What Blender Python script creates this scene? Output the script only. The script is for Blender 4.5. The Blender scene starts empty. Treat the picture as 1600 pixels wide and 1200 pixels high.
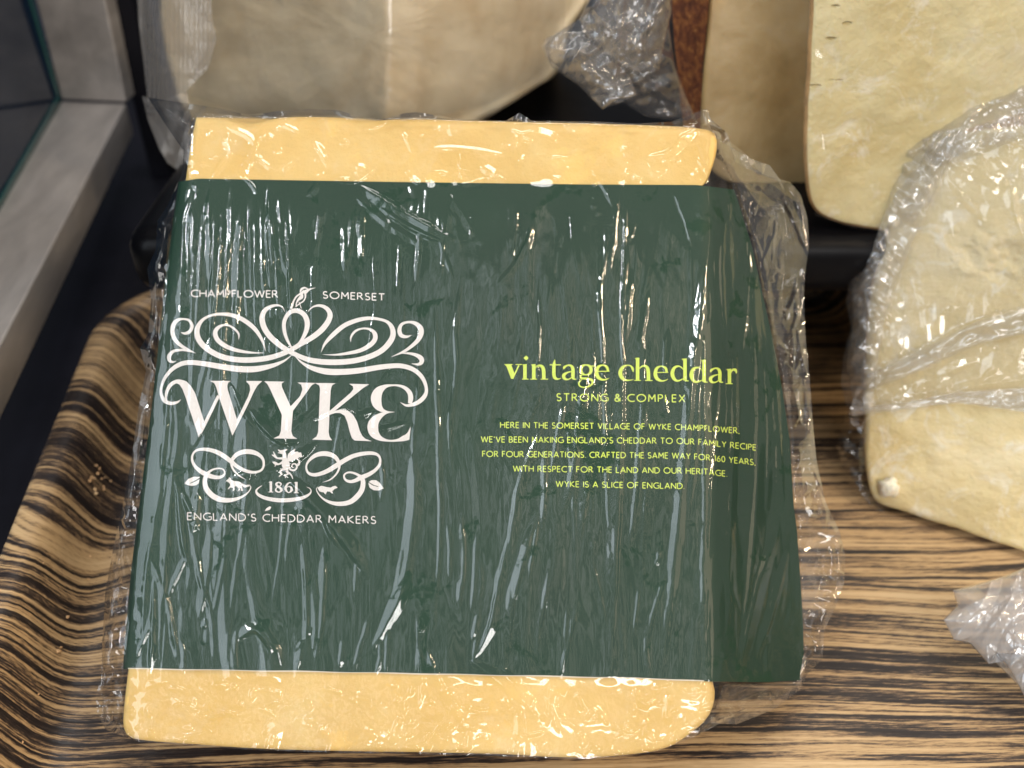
import bpy, math, random
import numpy as np
from mathutils import Vector, geometry

# ------------------------------------------------------------------ camera
# lengths below are centimetres; meshes are written in metres
S = 0.01
FPX = 1386.0                      # focal length in pixels of the 1600x1200 photograph
CAM = np.array([0.0, 0.0, 28.0])
PITCH, YAW, ROLL = math.radians(36.75), math.radians(3.0), math.radians(1.2)
fw = np.array([math.sin(YAW)*math.cos(PITCH), math.cos(YAW)*math.cos(PITCH), -math.sin(PITCH)])
r0 = np.array([math.cos(YAW), -math.sin(YAW), 0.0])
u0 = np.cross(r0, fw)
rt = r0*math.cos(ROLL) + u0*math.sin(ROLL)
up = -r0*math.sin(ROLL) + u0*math.cos(ROLL)

scene = bpy.context.scene
col = scene.collection
cam_d = bpy.data.cameras.new('camera')
cam = bpy.data.objects.new('camera', cam_d)
col.objects.link(cam)
cam_d.sensor_width = 36.0
cam_d.lens = 36.0*FPX/1600.0
cam_d.clip_start = 0.005
cam_d.clip_end = 50
from mathutils import Matrix
M = Matrix(((rt[0], up[0], -fw[0], CAM[0]*S), (rt[1], up[1], -fw[1], CAM[1]*S), (rt[2], up[2], -fw[2], CAM[2]*S), (0, 0, 0, 1)))
cam.matrix_world = M
cam_d.dof.use_dof = True
cam_d.dof.focus_distance = 0.283
cam_d.dof.aperture_fstop = 9.0
scene.camera = cam

# ------------------------------------------------------------------ world, lamps, exposure
world = bpy.data.worlds.new('World')
scene.world = world
world.use_nodes = True
bg = world.node_tree.nodes['Background']
bg.inputs[0].default_value = (0.86, 0.85, 0.83, 1)
bg.inputs[1].default_value = 0.31


def lamp(name, loc, target, size, power, color):
    d = bpy.data.lights.new(name, 'AREA')
    d.shape = 'RECTANGLE'
    d.size, d.size_y = size
    d.energy = power
    d.color = color
    o = bpy.data.objects.new(name, d)
    col.objects.link(o)
    o.location = Vector(loc)
    o.rotation_euler = (Vector(target)-Vector(loc)).to_track_quat('-Z', 'Y').to_euler()
    return o


T0 = (0, 0.25, 0.08)
lamp('ceiling_lamp', (0.12, 0.55, 1.9), T0, (1.0, 0.45), 16.5, (1.0, 0.97, 0.94))
lamp('cool_fill_lamp', (-1.7, -0.75, 1.2), T0, (1.5, 1.3), 22, (0.80, 0.90, 1.0))  # added area lamp that lays broad cool bands on the film
# strip lamps added behind the camera, mirrored as fine streaks in the film
for k, (x, w, c) in enumerate([(-1.0, 1.0, (0.90, 0.96, 1.0)), (-0.78, 1.5, (0.90, 0.96, 1.0)), (-0.52, 0.9, (0.88, 0.95, 1.0)), (-0.30, 1.2, (0.92, 0.97, 1.0)), (-0.06, 0.7, (0.94, 1.0, 0.98)), (0.16, 0.9, (1.0, 0.97, 0.92)),
                               (0.40, 0.8, (1.0, 0.90, 0.78)), (0.62, 1.3, (1.0, 0.85, 0.68)), (0.90, 1.2, (1.0, 0.82, 0.62))]):
    lamp('film_streak_lamp', (x, -1.15, 1.35), T0, (0.10, 1.5), 0.40*w, c)
lamp('left_glint_lamp', (-1.35, -0.35, 1.75), T0, (0.30, 0.10), 8, (0.93, 0.97, 1.0))  # small cool source added for bright glints from the left
lamp('warm_fill_lamp', (1.75, -0.6, 1.15), T0, (1.3, 1.2), 6.0, (1.0, 0.76, 0.54))  # added dim panel giving the film a brownish veil at the right
lamp('right_glint_lamp', (1.25, -0.75, 1.5), T0, (0.10, 0.30), 6, (1.0, 0.82, 0.58))  # added warm source for glints on the right flanks of the pleats
lamp('warm_glint_lamp', (1.25, -0.25, 1.2), T0, (0.14, 0.14), 6, (1.0, 0.76, 0.48))  # tiny intense lamp, added to spark sharp warm highlights
lamp('warm_strip_lamp', (0.25, 1.35, 1.35), T0, (1.2, 0.08), 8, (1.0, 0.86, 0.66))
lamp('front_lamp', (0.3, -1.6, 0.75), T0, (1.0, 0.30), 15, (1.0, 0.98, 0.96))  # low lamp added to whiten the film folds at the block's foot

scene.view_settings.view_transform = 'Standard'
scene.view_settings.look = 'None'
scene.view_settings.exposure = 0.0
scene.view_settings.gamma = 1.0
scene.view_settings.use_curve_mapping = False
scene.render.engine = 'CYCLES'
scene.cycles.transparent_max_bounces = 48
scene.cycles.max_bounces = 10
scene.cycles.use_denoising = True
scene.cycles.use_adaptive_sampling = True
scene.cycles.adaptive_threshold = 0.03
scene.cycles.sample_clamp_indirect = 6.0
scene.cycles.caustics_reflective = False
scene.cycles.caustics_refractive = False

rng = np.random.default_rng(7)
random.seed(7)

# ------------------------------------------------------------------ measuring helpers
def rays(px, py):
    px = np.asarray(px, float); py = np.asarray(py, float)
    a = (px-800.0)/FPX; b = (600.0-py)/FPX
    return fw + a[..., None]*rt + b[..., None]*up


class Plane:
    """a supporting plane; pt() gives the point of the plane, lifted by z along its normal, that was measured at (px, py)"""
    def __init__(self, o, n):
        self.o = np.asarray(o, float); self.n = np.asarray(n, float)/np.linalg.norm(n)

    def pt(self, px, py, z=0.0):
        d = rays(px, py)
        t = ((self.o-CAM) @ self.n + np.asarray(z, float))/(d @ self.n)
        return CAM + t[..., None]*d


def level(z):
    return Plane((0, 0, z), (0, 0, 1))


def P1(pl, px, py, z=0.0):
    return pl.pt(np.array([px]), np.array([py]), np.array([z]))[0]


# plane of the block's label face: bottom edge 27.1 cm away, top leaning back
TILT = math.radians(8.7)
face_up = up*math.cos(TILT) + fw*math.sin(TILT)
face_n = np.cross(rt, face_up)
FACE = Plane(CAM + rays(np.array([650.]), np.array([1170.]))[0]*27.1, face_n)
BLOCK_T = 8.2                                 # the sides run back and down so that the lower back edge stands on the tray
DROP = (FACE.o[2]+0.05)/BLOCK_T
BLOCK_EXT = np.array([0.0, math.sqrt(1-DROP**2), -DROP])

# ------------------------------------------------------------------ noise
def _hash(ix, iy, seed):
    h = (ix.astype(np.int64)*374761393 + iy.astype(np.int64)*668265263 + seed*982451653) & 0x7fffffff
    h = ((h ^ (h >> 13))*1274126177) & 0x7fffffff
    return ((h ^ (h >> 16)) & 0xffff)/65535.0


def vnoise(x, y, seed=0):
    ix = np.floor(x).astype(np.int64); iy = np.floor(y).astype(np.int64)
    fx = x-ix; fy = y-iy
    fx = fx*fx*fx*(fx*(fx*6-15)+10); fy = fy*fy*fy*(fy*(fy*6-15)+10)
    a = _hash(ix, iy, seed); b = _hash(ix+1, iy, seed); c = _hash(ix, iy+1, seed); d = _hash(ix+1, iy+1, seed)
    return (a*(1-fx)+b*fx)*(1-fy) + (c*(1-fx)+d*fx)*fy


def fbm(x, y, seed=0, oct=4):
    s = 0; a = 0.5
    for k in range(oct):
        s = s + a*vnoise(x*2**k, y*2**k, seed+k*17); a *= 0.5
    return s


def tri(x):
    return np.abs((x % 1.0)*2-1)


def crumple(x, y, lam, seed, n=5, warp=0.8, aniso=None):
    """folded-sheet relief 0..1: sharp creases along warped lines in several directions"""
    rg = np.random.default_rng(seed)
    s = np.zeros_like(x); tot = 0
    for k in range(n):
        a = rg.uniform(0, math.pi) if aniso is None else rg.normal(aniso[0], aniso[1])
        l = lam*rg.uniform(0.6, 1.7)
        w = warp*l
        wx = (vnoise(x/(l*2.2), y/(l*2.2), seed+k*31)-0.5)*w*2.4
        wy = (vnoise(x/(l*2.2), y/(l*2.2), seed+k*31+7)-0.5)*w*2.4
        ph = ((x+wx)*math.cos(a) + (y+wy)*math.sin(a))/l
        cell = np.floor(ph)
        amp = _hash(cell.astype(np.int64), np.zeros_like(cell, dtype=np.int64)+k, seed+5)
        m = np.clip(vnoise(x/(l*3), y/(l*3), seed+k*13+3)*2.2-0.55, 0, 1)
        s += (1-tri(ph))*amp*m*l; tot += 1
    return s/(tot*lam)*2.0


def seg_dist(px, py, poly, closed=True):
    """distance to a polyline and, if closed, whether the point is inside"""
    P = np.asarray(poly, float)
    n = len(P)
    d = np.full(px.shape, 1e9); inside = np.zeros(px.shape, bool); tt = np.zeros(px.shape); sg = np.ones(px.shape); L = 0
    for i in range(n if closed else n-1):
        a = P[i]; b = P[(i+1) % n]
        e = b-a; l2 = e @ e + 1e-12
        t = np.clip(((px-a[0])*e[0] + (py-a[1])*e[1])/l2, 0, 1)
        dd = np.hypot(px-a[0]-t*e[0], py-a[1]-t*e[1])
        k = dd < d
        sg = np.where(k, np.sign(e[0]*(py-a[1])-e[1]*(px-a[0])), sg)
        d = np.where(k, dd, d); tt = np.where(k, L+t*math.sqrt(l2), tt); L += math.sqrt(l2)
        if closed:
            c = ((a[1] > py) != (b[1] > py)) & (px < (b[0]-a[0])*(py-a[1])/(b[1]-a[1]+1e-12)+a[0])
            inside ^= c
    return d, (inside if closed else sg), tt/max(L, 1e-9)


def smooth(a, b, x):
    t = np.clip((x-a)/(b-a), 0, 1)
    return t*t*(3-2*t)


def catmull(pts, n=10):
    P = np.asarray(pts, float)
    Q = np.vstack([2*P[0]-P[1], P, 2*P[-1]-P[-2]])
    out = []
    for i in range(1, len(Q)-2):
        for k in range(n):
            t = k/n
            out.append(0.5*((2*Q[i]) + (-Q[i-1]+Q[i+1])*t + (2*Q[i-1]-5*Q[i]+4*Q[i+1]-Q[i+2])*t*t
                            + (-Q[i-1]+3*Q[i]-3*Q[i+1]+Q[i+2])*t**3))
    out.append(P[-1])
    return np.array(out)


def resample(pts, n):
    P = np.asarray(pts, float)
    s = np.r_[0, np.cumsum(np.hypot(*np.diff(P[:, :2], axis=0).T))]
    q = np.linspace(0, s[-1], n)
    return np.stack([np.interp(q, s, P[:, k]) for k in range(P.shape[1])], 1)


# ------------------------------------------------------------------ object helpers
def mesh_obj(name, verts, faces, mat, parent=None, smooth_sh=True, mats=None, fmat=None):
    me = bpy.data.meshes.new(name)
    v = np.asarray(verts, float)*S
    if isinstance(faces, np.ndarray) and faces.ndim == 2:
        nf, k = faces.shape
        me.vertices.add(len(v)); me.vertices.foreach_set('co', v.astype(np.float32).ravel())
        me.loops.add(nf*k); me.loops.foreach_set('vertex_index', faces.astype(np.int32).ravel())
        me.polygons.add(nf)
        me.polygons.foreach_set('loop_start', np.arange(0, nf*k, k, dtype=np.int32))
        me.polygons.foreach_set('loop_total', np.full(nf, k, dtype=np.int32))
        me.update(calc_edges=True); me.validate()
    else:
        me.from_pydata([tuple(p) for p in v], [], [list(map(int, f)) for f in faces])
    for m in (mats or [mat]):
        me.materials.append(m)
    if fmat is not None:
        me.polygons.foreach_set('material_index', np.asarray(fmat, np.int32))
    if smooth_sh:
        me.polygons.foreach_set('use_smooth', np.ones(len(me.polygons), bool))
    me.update()
    o = bpy.data.objects.new(name, me)
    col.objects.link(o)
    if parent is not None:
        o.parent = parent
        o.matrix_parent_inverse = Matrix.Translation(-parent.location)
    return o


def thing(name, loc, label, cat, group=None):
    o = bpy.data.objects.new(name, None)
    o.empty_display_size = 0.02
    o.location = Vector(np.asarray(loc)*S)
    col.objects.link(o)
    return tag(o, label, cat, group)


def tag(o, label, cat, group=None):
    o['label'] = label; o['category'] = cat
    if group:
        o['group'] = group
    return o


def grid_faces(nu, nv):
    i = np.arange((nu-1)*(nv-1))
    a = (i // (nv-1))*nv + i % (nv-1)
    return np.stack([a, a+1, a+nv+1, a+nv], 1)


# ------------------------------------------------------------------ materials
def new_mat(name):
    m = bpy.data.materials.new(name)
    m.use_nodes = True
    nt = m.node_tree
    return m, nt, nt.nodes['Principled BSDF'], nt.nodes['Material Output']


def N(nt, t, **kw):
    n = nt.nodes.new(t)
    for k, v in kw.items():
        if k.startswith('i_'):
            n.inputs[k[2:].replace('_', ' ')].default_value = v
        else:
            setattr(n, k, v)
    return n


def ramp(nt, fac, stops):
    r = nt.nodes.new('ShaderNodeValToRGB')
    el = r.color_ramp.elements
    while len(el) < len(stops):
        el.new(0.5)
    for e, (p, c) in zip(el, stops):
        e.position = p; e.color = (*c, 1) if len(c) == 3 else c
    nt.links.new(fac, r.inputs[0])
    return r.outputs[0]


def noise_node(nt, vec, scale, detail=4, rough=0.55, dist=0.0):
    n = N(nt, 'ShaderNodeTexNoise')
    n.inputs['Scale'].default_value = scale; n.inputs['Detail'].default_value = detail
    n.inputs['Roughness'].default_value = rough; n.inputs['Distortion'].default_value = dist
    nt.links.new(vec, n.inputs['Vector'])
    return n.outputs['Fac']


def mathn(nt, op, a, b=None, clamp=False):
    n = N(nt, 'ShaderNodeMath', operation=op); n.use_clamp = clamp
    for i, v in enumerate((a, b)):
        if v is None:
            continue
        if isinstance(v, (int, float)):
            n.inputs[i].default_value = v
        else:
            nt.links.new(v, n.inputs[i])
    return n.outputs[0]


def pos(nt, scale=(1, 1, 1)):
    g = N(nt, 'ShaderNodeNewGeometry')
    m = N(nt, 'ShaderNodeVectorMath', operation='MULTIPLY')
    nt.links.new(g.outputs['Position'], m.inputs[0]); m.inputs[1].default_value = scale
    return m.outputs[0]


def bump(nt, h, strength, dist, bsdf):
    b = N(nt, 'ShaderNodeBump'); b.inputs['Strength'].default_value = strength; b.inputs['Distance'].default_value = dist
    nt.links.new(h, b.inputs['Height']); nt.links.new(b.outputs[0], bsdf.inputs['Normal'])


def mixc(nt, fac, a, b):
    n = N(nt, 'ShaderNodeMix', data_type='RGBA')
    for sock, v in ((0, fac), (6, a), (7, b)):
        if isinstance(v, (int, float)):
            n.inputs[sock].default_value = v
        elif isinstance(v, tuple):
            n.inputs[sock].default_value = (*v, 1)
        else:
            nt.links.new(v, n.inputs[sock])
    return n.outputs[2]


def cheese_mat(name, c1, c2, c3, scale=30, rough=0.45, bumps=0.25, holes=False, sss=0.25, flecks=0.0):
    m, nt, b, out = new_mat(name)
    p = pos(nt)
    f1 = noise_node(nt, p, scale, 6, 0.6, 0.4)
    f2 = noise_node(nt, p, scale*5, 4, 0.6)
    c = ramp(nt, f1, [(0.30, c1), (0.52, c2), (0.72, c3)])
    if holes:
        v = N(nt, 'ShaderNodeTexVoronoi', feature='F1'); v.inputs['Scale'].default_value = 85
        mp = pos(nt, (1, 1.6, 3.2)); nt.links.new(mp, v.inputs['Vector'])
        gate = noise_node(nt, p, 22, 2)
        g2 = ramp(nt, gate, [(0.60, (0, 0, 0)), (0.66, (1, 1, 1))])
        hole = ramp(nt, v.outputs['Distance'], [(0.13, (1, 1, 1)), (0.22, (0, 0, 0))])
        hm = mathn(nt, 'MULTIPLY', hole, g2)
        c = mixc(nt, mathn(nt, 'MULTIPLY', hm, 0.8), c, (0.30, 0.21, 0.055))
    if flecks:
        white = ramp(nt, noise_node(nt, p, 60, 6, 0.72, 1.0), [(0.53, (0, 0, 0)), (0.66, (1, 1, 1))])
        c = mixc(nt, mathn(nt, 'MULTIPLY', white, flecks), c, (0.80, 0.76, 0.66))
    nt.links.new(c, b.inputs['Base Color'])
    b.inputs['Roughness'].default_value = rough
    b.inputs['Subsurface Weight'].default_value = sss
    b.inputs['Subsurface Radius'].default_value = (0.006, 0.0035, 0.0015)
    b.inputs['Subsurface Scale'].default_value = 1.0
    f3 = noise_node(nt, p, scale*16, 5, 0.7)
    h = mathn(nt, 'ADD', mathn(nt, 'ADD', mathn(nt, 'MULTIPLY', f1, 1.0), mathn(nt, 'MULTIPLY', f2, 0.5)), mathn(nt, 'MULTIPLY', f3, 0.22))
    if holes:
        h = mathn(nt, 'SUBTRACT', h, mathn(nt, 'MULTIPLY', hm, 1.2))
    bump(nt, h, bumps, 0.004, b)
    return m


def film_mat(name, r0=0.075, rough=0.06, haze=0.03, tint=(0.985, 0.985, 0.985), patches=False, fine=0.0, fine_scale=400, fine_vec=(1, 1, 1), power=4.0, gain=0.9):
    m, nt, b, out = new_mat(name)
    nt.nodes.remove(b)
    lw = N(nt, 'ShaderNodeLayerWeight'); lw.inputs['Blend'].default_value = 0.5
    gl = N(nt, 'ShaderNodeBsdfGlossy'); gl.inputs['Roughness'].default_value = rough
    tr = N(nt, 'ShaderNodeBsdfTransparent'); tr.inputs['Color'].default_value = (*tint, 1)
    df = N(nt, 'ShaderNodeBsdfDiffuse'); df.inputs['Color'].default_value = (0.82, 0.82, 0.84, 1)
    tl = N(nt, 'ShaderNodeBsdfTranslucent'); tl.inputs['Color'].default_value = (0.82, 0.82, 0.84, 1)
    dm = N(nt, 'ShaderNodeMixShader'); dm.inputs[0].default_value = 0.5
    nt.links.new(df.outputs[0], dm.inputs[1]); nt.links.new(tl.outputs[0], dm.inputs[2])
    refl = mathn(nt, 'ADD', mathn(nt, 'MULTIPLY', mathn(nt, 'POWER', lw.outputs['Facing'], power), gain), r0)
    hz = haze
    if patches:
        p = pos(nt)
        a = noise_node(nt, p, 46, 5, 0.66, 0.5)
        fine_n = noise_node(nt, p, 420, 3, 0.6)
        a2 = mathn(nt, 'ADD', a, mathn(nt, 'MULTIPLY', mathn(nt, 'SUBTRACT', fine_n, 0.5), 0.22))
        k = ramp(nt, a2, [(0.362, (0.12, 0.12, 0.12)), (0.395, (1, 1, 1))])
        soft = ramp(nt, noise_node(nt, p, 17, 5, 0.6, 0.5), [(0.3, (0.62, 0.62, 0.62)), (0.7, (1.25, 1.25, 1.25))])
        refl = mathn(nt, 'MULTIPLY', mathn(nt, 'MULTIPLY', refl, k), soft)
        hz = mathn(nt, 'MULTIPLY', k, haze)
    refl = mathn(nt, 'MINIMUM', refl, 0.95)
    if fine:
        pv = pos(nt, fine_vec)
        h = noise_node(nt, pv, fine_scale, 3, 0.6, 0.5)
        bp = N(nt, 'ShaderNodeBump'); bp.inputs['Strength'].default_value = fine; bp.inputs['Distance'].default_value = 0.0006
        nt.links.new(h, bp.inputs['Height'])
        nt.links.new(bp.outputs[0], gl.inputs['Normal']); nt.links.new(bp.outputs[0], lw.inputs['Normal'])
    m1 = N(nt, 'ShaderNodeMixShader'); m2 = N(nt, 'ShaderNodeMixShader')
    if isinstance(hz, (int, float)):
        m1.inputs[0].default_value = hz
    else:
        nt.links.new(hz, m1.inputs[0])
    nt.links.new(tr.outputs[0], m1.inputs[1]); nt.links.new(dm.outputs[0], m1.inputs[2])
    nt.links.new(refl, m2.inputs[0]); nt.links.new(m1.outputs[0], m2.inputs[1]); nt.links.new(gl.outputs[0], m2.inputs[2])
    nt.links.new(m2.outputs[0], out.inputs['Surface'])
    return m


def plain(name, c, rough=0.5, metal=0.0, var=0.0, scale=40, spec=0.5, vec=(1, 1, 1)):
    m, nt, b, out = new_mat(name)
    b.inputs['Base Color'].default_value = (*c, 1)
    b.inputs['Roughness'].default_value = rough; b.inputs['Metallic'].default_value = metal
    b.inputs['Specular IOR Level'].default_value = spec
    if var:
        f = noise_node(nt, pos(nt, vec), scale, 6, 0.65, 0.3)
        lo = tuple(x*(1-var) for x in c); hi = tuple(min(1, x*(1+var)) for x in c)
        nt.links.new(ramp(nt, f, [(0.3, lo), (0.7, hi)]), b.inputs['Base Color'])
        r = N(nt, 'ShaderNodeMapRange'); r.inputs[3].default_value = max(0, rough-0.12); r.inputs[4].default_value = min(1, rough+0.15)
        nt.links.new(f, r.inputs[0]); nt.links.new(r.outputs[0], b.inputs['Roughness'])
    return m


def wood_mat():
    m, nt, b, out = new_mat('burnt_wood_melamine')
    g = N(nt, 'ShaderNodeNewGeometry')
    sx = N(nt, 'ShaderNodeSeparateXYZ'); nt.links.new(g.outputs['Position'], sx.inputs[0])
    X, Y = sx.outputs[0], sx.outputs[1]
    warp = noise_node(nt, pos(nt, (7, 14, 0)), 1.0, 3, 0.5)
    y = mathn(nt, 'ADD', Y, mathn(nt, 'MULTIPLY', mathn(nt, 'SUBTRACT', warp, 0.5), 0.009))
    for kx, ky, sxk, syk, amp in KNOTS:
        dx = mathn(nt, 'DIVIDE', mathn(nt, 'SUBTRACT', X, kx), sxk)
        dy = mathn(nt, 'DIVIDE', mathn(nt, 'SUBTRACT', Y, ky), syk)
        r2 = mathn(nt, 'ADD', mathn(nt, 'MULTIPLY', dx, dx), mathn(nt, 'MULTIPLY', dy, dy))
        e = mathn(nt, 'POWER', 2.718, mathn(nt, 'MULTIPLY', r2, -1.0))
        y = mathn(nt, 'ADD', y, mathn(nt, 'MULTIPLY', e, amp))
    cb = N(nt, 'ShaderNodeCombineXYZ'); nt.links.new(mathn(nt, 'MULTIPLY', X, 5.5), cb.inputs[0]); nt.links.new(mathn(nt, 'MULTIPLY', y, 290.0), cb.inputs[1])
    f1 = noise_node(nt, cb.outputs[0], 1.0, 2, 0.45)
    cb2 = N(nt, 'ShaderNodeCombineXYZ'); nt.links.new(mathn(nt, 'MULTIPLY', X, 22.0), cb2.inputs[0]); nt.links.new(mathn(nt, 'MULTIPLY', y, 900.0), cb2.inputs[1])
    f2 = noise_node(nt, cb2.outputs[0], 1.0, 3, 0.6)
    cb3 = N(nt, 'ShaderNodeCombineXYZ'); nt.links.new(mathn(nt, 'MULTIPLY', X, 3.0), cb3.inputs[0]); nt.links.new(mathn(nt, 'MULTIPLY', y, 60.0), cb3.inputs[1])
    f3 = noise_node(nt, cb3.outputs[0], 1.0, 2, 0.5)
    fine = noise_node(nt, pos(nt, (160, 1500, 300)), 1.0, 3, 0.7)
    v = mathn(nt, 'ADD', mathn(nt, 'MULTIPLY', f1, 0.52), mathn(nt, 'MULTIPLY', f2, 0.42))
    v = mathn(nt, 'ADD', v, mathn(nt, 'MULTIPLY', mathn(nt, 'SUBTRACT', f3, 0.5), 0.35))
    v = mathn(nt, 'ADD', v, mathn(nt, 'MULTIPLY', mathn(nt, 'SUBTRACT', fine, 0.5), 0.24))
    c = ramp(nt, v, [(0.385, (0.018, 0.014, 0.014)), (0.44, (0.050, 0.036, 0.030)), (0.468, (0.20, 0.128, 0.072)), (0.52, (0.47, 0.31, 0.155)), (0.64, (0.62, 0.44, 0.245))])
    nt.links.new(c, b.inputs['Base Color'])
    b.inputs['Roughness'].default_value = 0.38
    b.inputs['Specular IOR Level'].default_value = 0.45
    bump(nt, v, 0.35, 0.0012, b)
    return m


# ================================================================== the setting
# -- tray, measured from its rim crest
RIM = 3.0
lvR = level(RIM)
pA = P1(lvR, 145, 500); pB = P1(lvR, -5, 862)
e_side = (pA-pB)/np.linalg.norm(pA-pB)           # direction of the left rim, going back
e_back = np.array([e_side[1], -e_side[0], 0.0])  # to the right
backpt = P1(lvR, 1300, 470)
# tray frame: origin on the left outer edge, s along e_back, t along e_side
O = pA.copy(); O[2] = 0
def tl(p): return np.array([(p-O) @ e_back, (p-O) @ e_side])
t_back = max(tl(P1(lvR, 215, 458))[1], 4.0)
KN = level(1.5)
kn = P1(KN, 60, 905)*S
kn2 = P1(level(0), 1480, 950)*S
KNOTS = [(kn[0], kn[1], 0.022, 0.030, 0.020), (kn2[0]+0.06, kn2[1]-0.02, 0.10, 0.03, 0.010)]
M_wood = wood_mat()
M_black = plain('black_plastic', (0.004, 0.004, 0.005), 0.30, var=0.3, scale=30, spec=0.14)
M_blackm = plain('black_enamel', (0.006, 0.006, 0.010), 0.5, var=0.3, scale=20, spec=0.2)
M_steel = plain('brushed_steel', (0.60, 0.56, 0.53), 0.42, metal=0.6, var=0.18, scale=60, vec=(1, 0.25, 1))
M_darkpanel = plain('navy_panel', (0.012, 0.018, 0.034), 0.35, var=0.3, scale=8)

# tray rings: (inset from the outer edge, height)
prof = [(0.12, -0.25), (0.0, RIM-0.55), (0.02, RIM-0.30), (0.12, RIM-0.10), (0.32, RIM), (0.7, RIM+0.03), (1.1, RIM-0.05), (1.5, RIM-0.30), (1.85, RIM-0.75),
        (2.15, RIM-1.3), (2.45, RIM-1.85), (2.8, RIM-2.35), (3.2, RIM-2.68), (3.7, RIM-2.87), (4.3, RIM-2.96), (5.0, 0.0)]
prof = [(i if i < 1 else 0.9+(i-0.9)*0.74, h) for i, h in prof]
W_TRAY, D_TRAY, RC = 44.0, 46.0, 5.6
s0, s1, t1, t0 = 0.0, W_TRAY, t_back, t_back-D_TRAY
verts = []; NB = 0
def ring(inset):
    pts = []
    R = RC-inset
    for cx, cy, a0 in ((s1-RC, t1-RC, 0), (s0+RC, t1-RC, 90), (s0+RC, t0+RC, 180), (s1-RC, t0+RC, 270)):
        for k in range(17):
            a = math.radians(a0+90*k/16)
            pts.append((cx+R*math.cos(a), cy+R*math.sin(a)))
    P = np.array(pts+[pts[0]])
    # even spacing along the straights keeps the grain displacement smooth
    return P[:-1]
rings = [ring(i) for i, _ in prof]
NR = len(rings[0])
for (i, h), R in zip(prof, rings):
    for s, t in R:
        p = O + s*e_back + t*e_side
        verts.append((p[0], p[1], h))
faces = []
for k in range(len(prof)-1):
    for j in range(NR):
        a = k*NR+j; b_ = k*NR+(j+1) % NR
        faces.append((a, b_, b_+NR, a+NR))
faces.append([(len(prof)-1)*NR+j for j in range(NR)])
base = thing('display_tray', O+e_back*22+e_side*(t_back-23), 'striped burnt-wood effect serving tray with a raised curved rim under the cheeses', 'tray')
mesh_obj('tray_shell', verts, faces, M_wood, base)

# -- cabinet floor under everything
cf = P1(level(-0.3), 800, 600)
mesh_obj('cabinet_floor', [(-120, -60, -0.32), (120, -60, -0.32), (120, 160, -0.32), (-120, 160, -0.32)], [(0, 1, 2, 3)], M_blackm, smooth_sh=False)['kind'] = 'structure'


def box_from(name, quad_top, z0, z1, mat, parent=None, bev=0.0):
    """prism between heights z0 and z1 over a plan quad, edges bevelled"""
    v = [(p[0], p[1], z0) for p in quad_top] + [(p[0], p[1], z1) for p in quad_top]
    n = len(quad_top)
    f = [list(range(n-1, -1, -1)), list(range(n, 2*n))] + [(i, (i+1) % n, (i+1) % n+n, i+n) for i in range(n)]
    o = mesh_obj(name, v, f, mat, parent, smooth_sh=False)
    if bev:
        b = o.modifiers.new('bevel', 'BEVEL'); b.width = bev*S; b.segments = 5; b.limit_method = 'ANGLE'
        o.data.polygons.foreach_set('use_smooth', np.ones(len(o.data.polygons), bool))
    return o


# -- black step shelf overhanging the back of the tray; the leaning blocks rest on its front lip
SH_T, SH_B = 10.8, 7.75
lvS = level(SH_T)
sl = P1(lvS, 182, 368); sr = P1(lvS, 1400, 372)
dirx = (sr-sl)/np.linalg.norm(sr-sl)
diry = np.array([-dirx[1], dirx[0], 0])
shelf = box_from('black_shelf', [sl, sl+dirx*62, sl+dirx*62+diry*48, sl+diry*48+dirx*0.0], SH_B, SH_T, M_black, None, bev=1.1)
tag(shelf, 'glossy black step shelf with a rounded front lip carrying the back row of cheeses', 'shelf')

# -- stainless cabinet frame at the left with its glass pane
ZS = 6.0
lv6 = level(ZS)
a1 = P1(lv6, 96, 158); a2 = P1(lv6, 197, 162); b2 = P1(lv6, -60, 655); b1 = P1(lv6, -160, 600)
frame = thing('cabinet_frame', (a1+b1)/2*np.array([1, 1, 0]), 'brushed stainless steel cabinet frame rail and upright at the left edge', 'frame')
box_from('rail', [b1, b2, a2, a1], ZS-2.2, ZS, M_steel, frame, bev=0.12)
# upright: a plate in the plane of the rail's far end
upl = Plane(a1, np.array([-(a2-a1)[1], (a2-a1)[0], 0]))
upl.n = upl.n if upl.n[1] < 0 else -upl.n
q = [P1(upl, 96, 155, 0.02), P1(upl, 197, 160, 0.02), P1(upl, 152, -60, 0.02), P1(upl, 40, -60, 0.02)]
bk = -upl.n*1.6
v = [*q, *[p+bk for p in q]]
o = mesh_obj('upright', v, [(0, 1, 2, 3), (7, 6, 5, 4), (0, 4, 5, 1), (1, 5, 6, 2), (2, 6, 7, 3), (3, 7, 4, 0)], M_steel, frame, smooth_sh=False)
b = o.modifiers.new('bevel', 'BEVEL'); b.width = 0.0012; b.segments = 3
# glass: standing on the rail's left edge
gm, nt, b, out = new_mat('cabinet_glass')
b.inputs['Base Color'].default_value = (0.006, 0.018, 0.045, 1); b.inputs['Roughness'].default_value = 0.08
b.inputs['Specular IOR Level'].default_value = 0.12
g_edge = plain('glass_edge', (0.02, 0.075, 0.075), 0.2)
g0 = P1(lv6, 96, 158); g1 = P1(lv6, -200, 690)
gd = (g0-g1)/np.linalg.norm(g0-g1); gn = np.array([-gd[1], gd[0], 0])
def pane(name, off, th, z0, z1, mat, parent, ext=0.0):
    A = g1+gn*off; B = g0+gn*off+gd*ext
    return box_from(name, [A, B, B+gn*th, A+gn*th], z0, z1, mat, parent)
glass = thing('glass_panel', (g0+g1)/2*np.array([1, 1, 0])+gn*0.3, 'dark blue glass side pane with a green edge beside the steel rail', 'glass')
pane('pane', 0.19, 0.5, ZS-2.0, ZS+40, gm, glass, 0.0)
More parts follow.
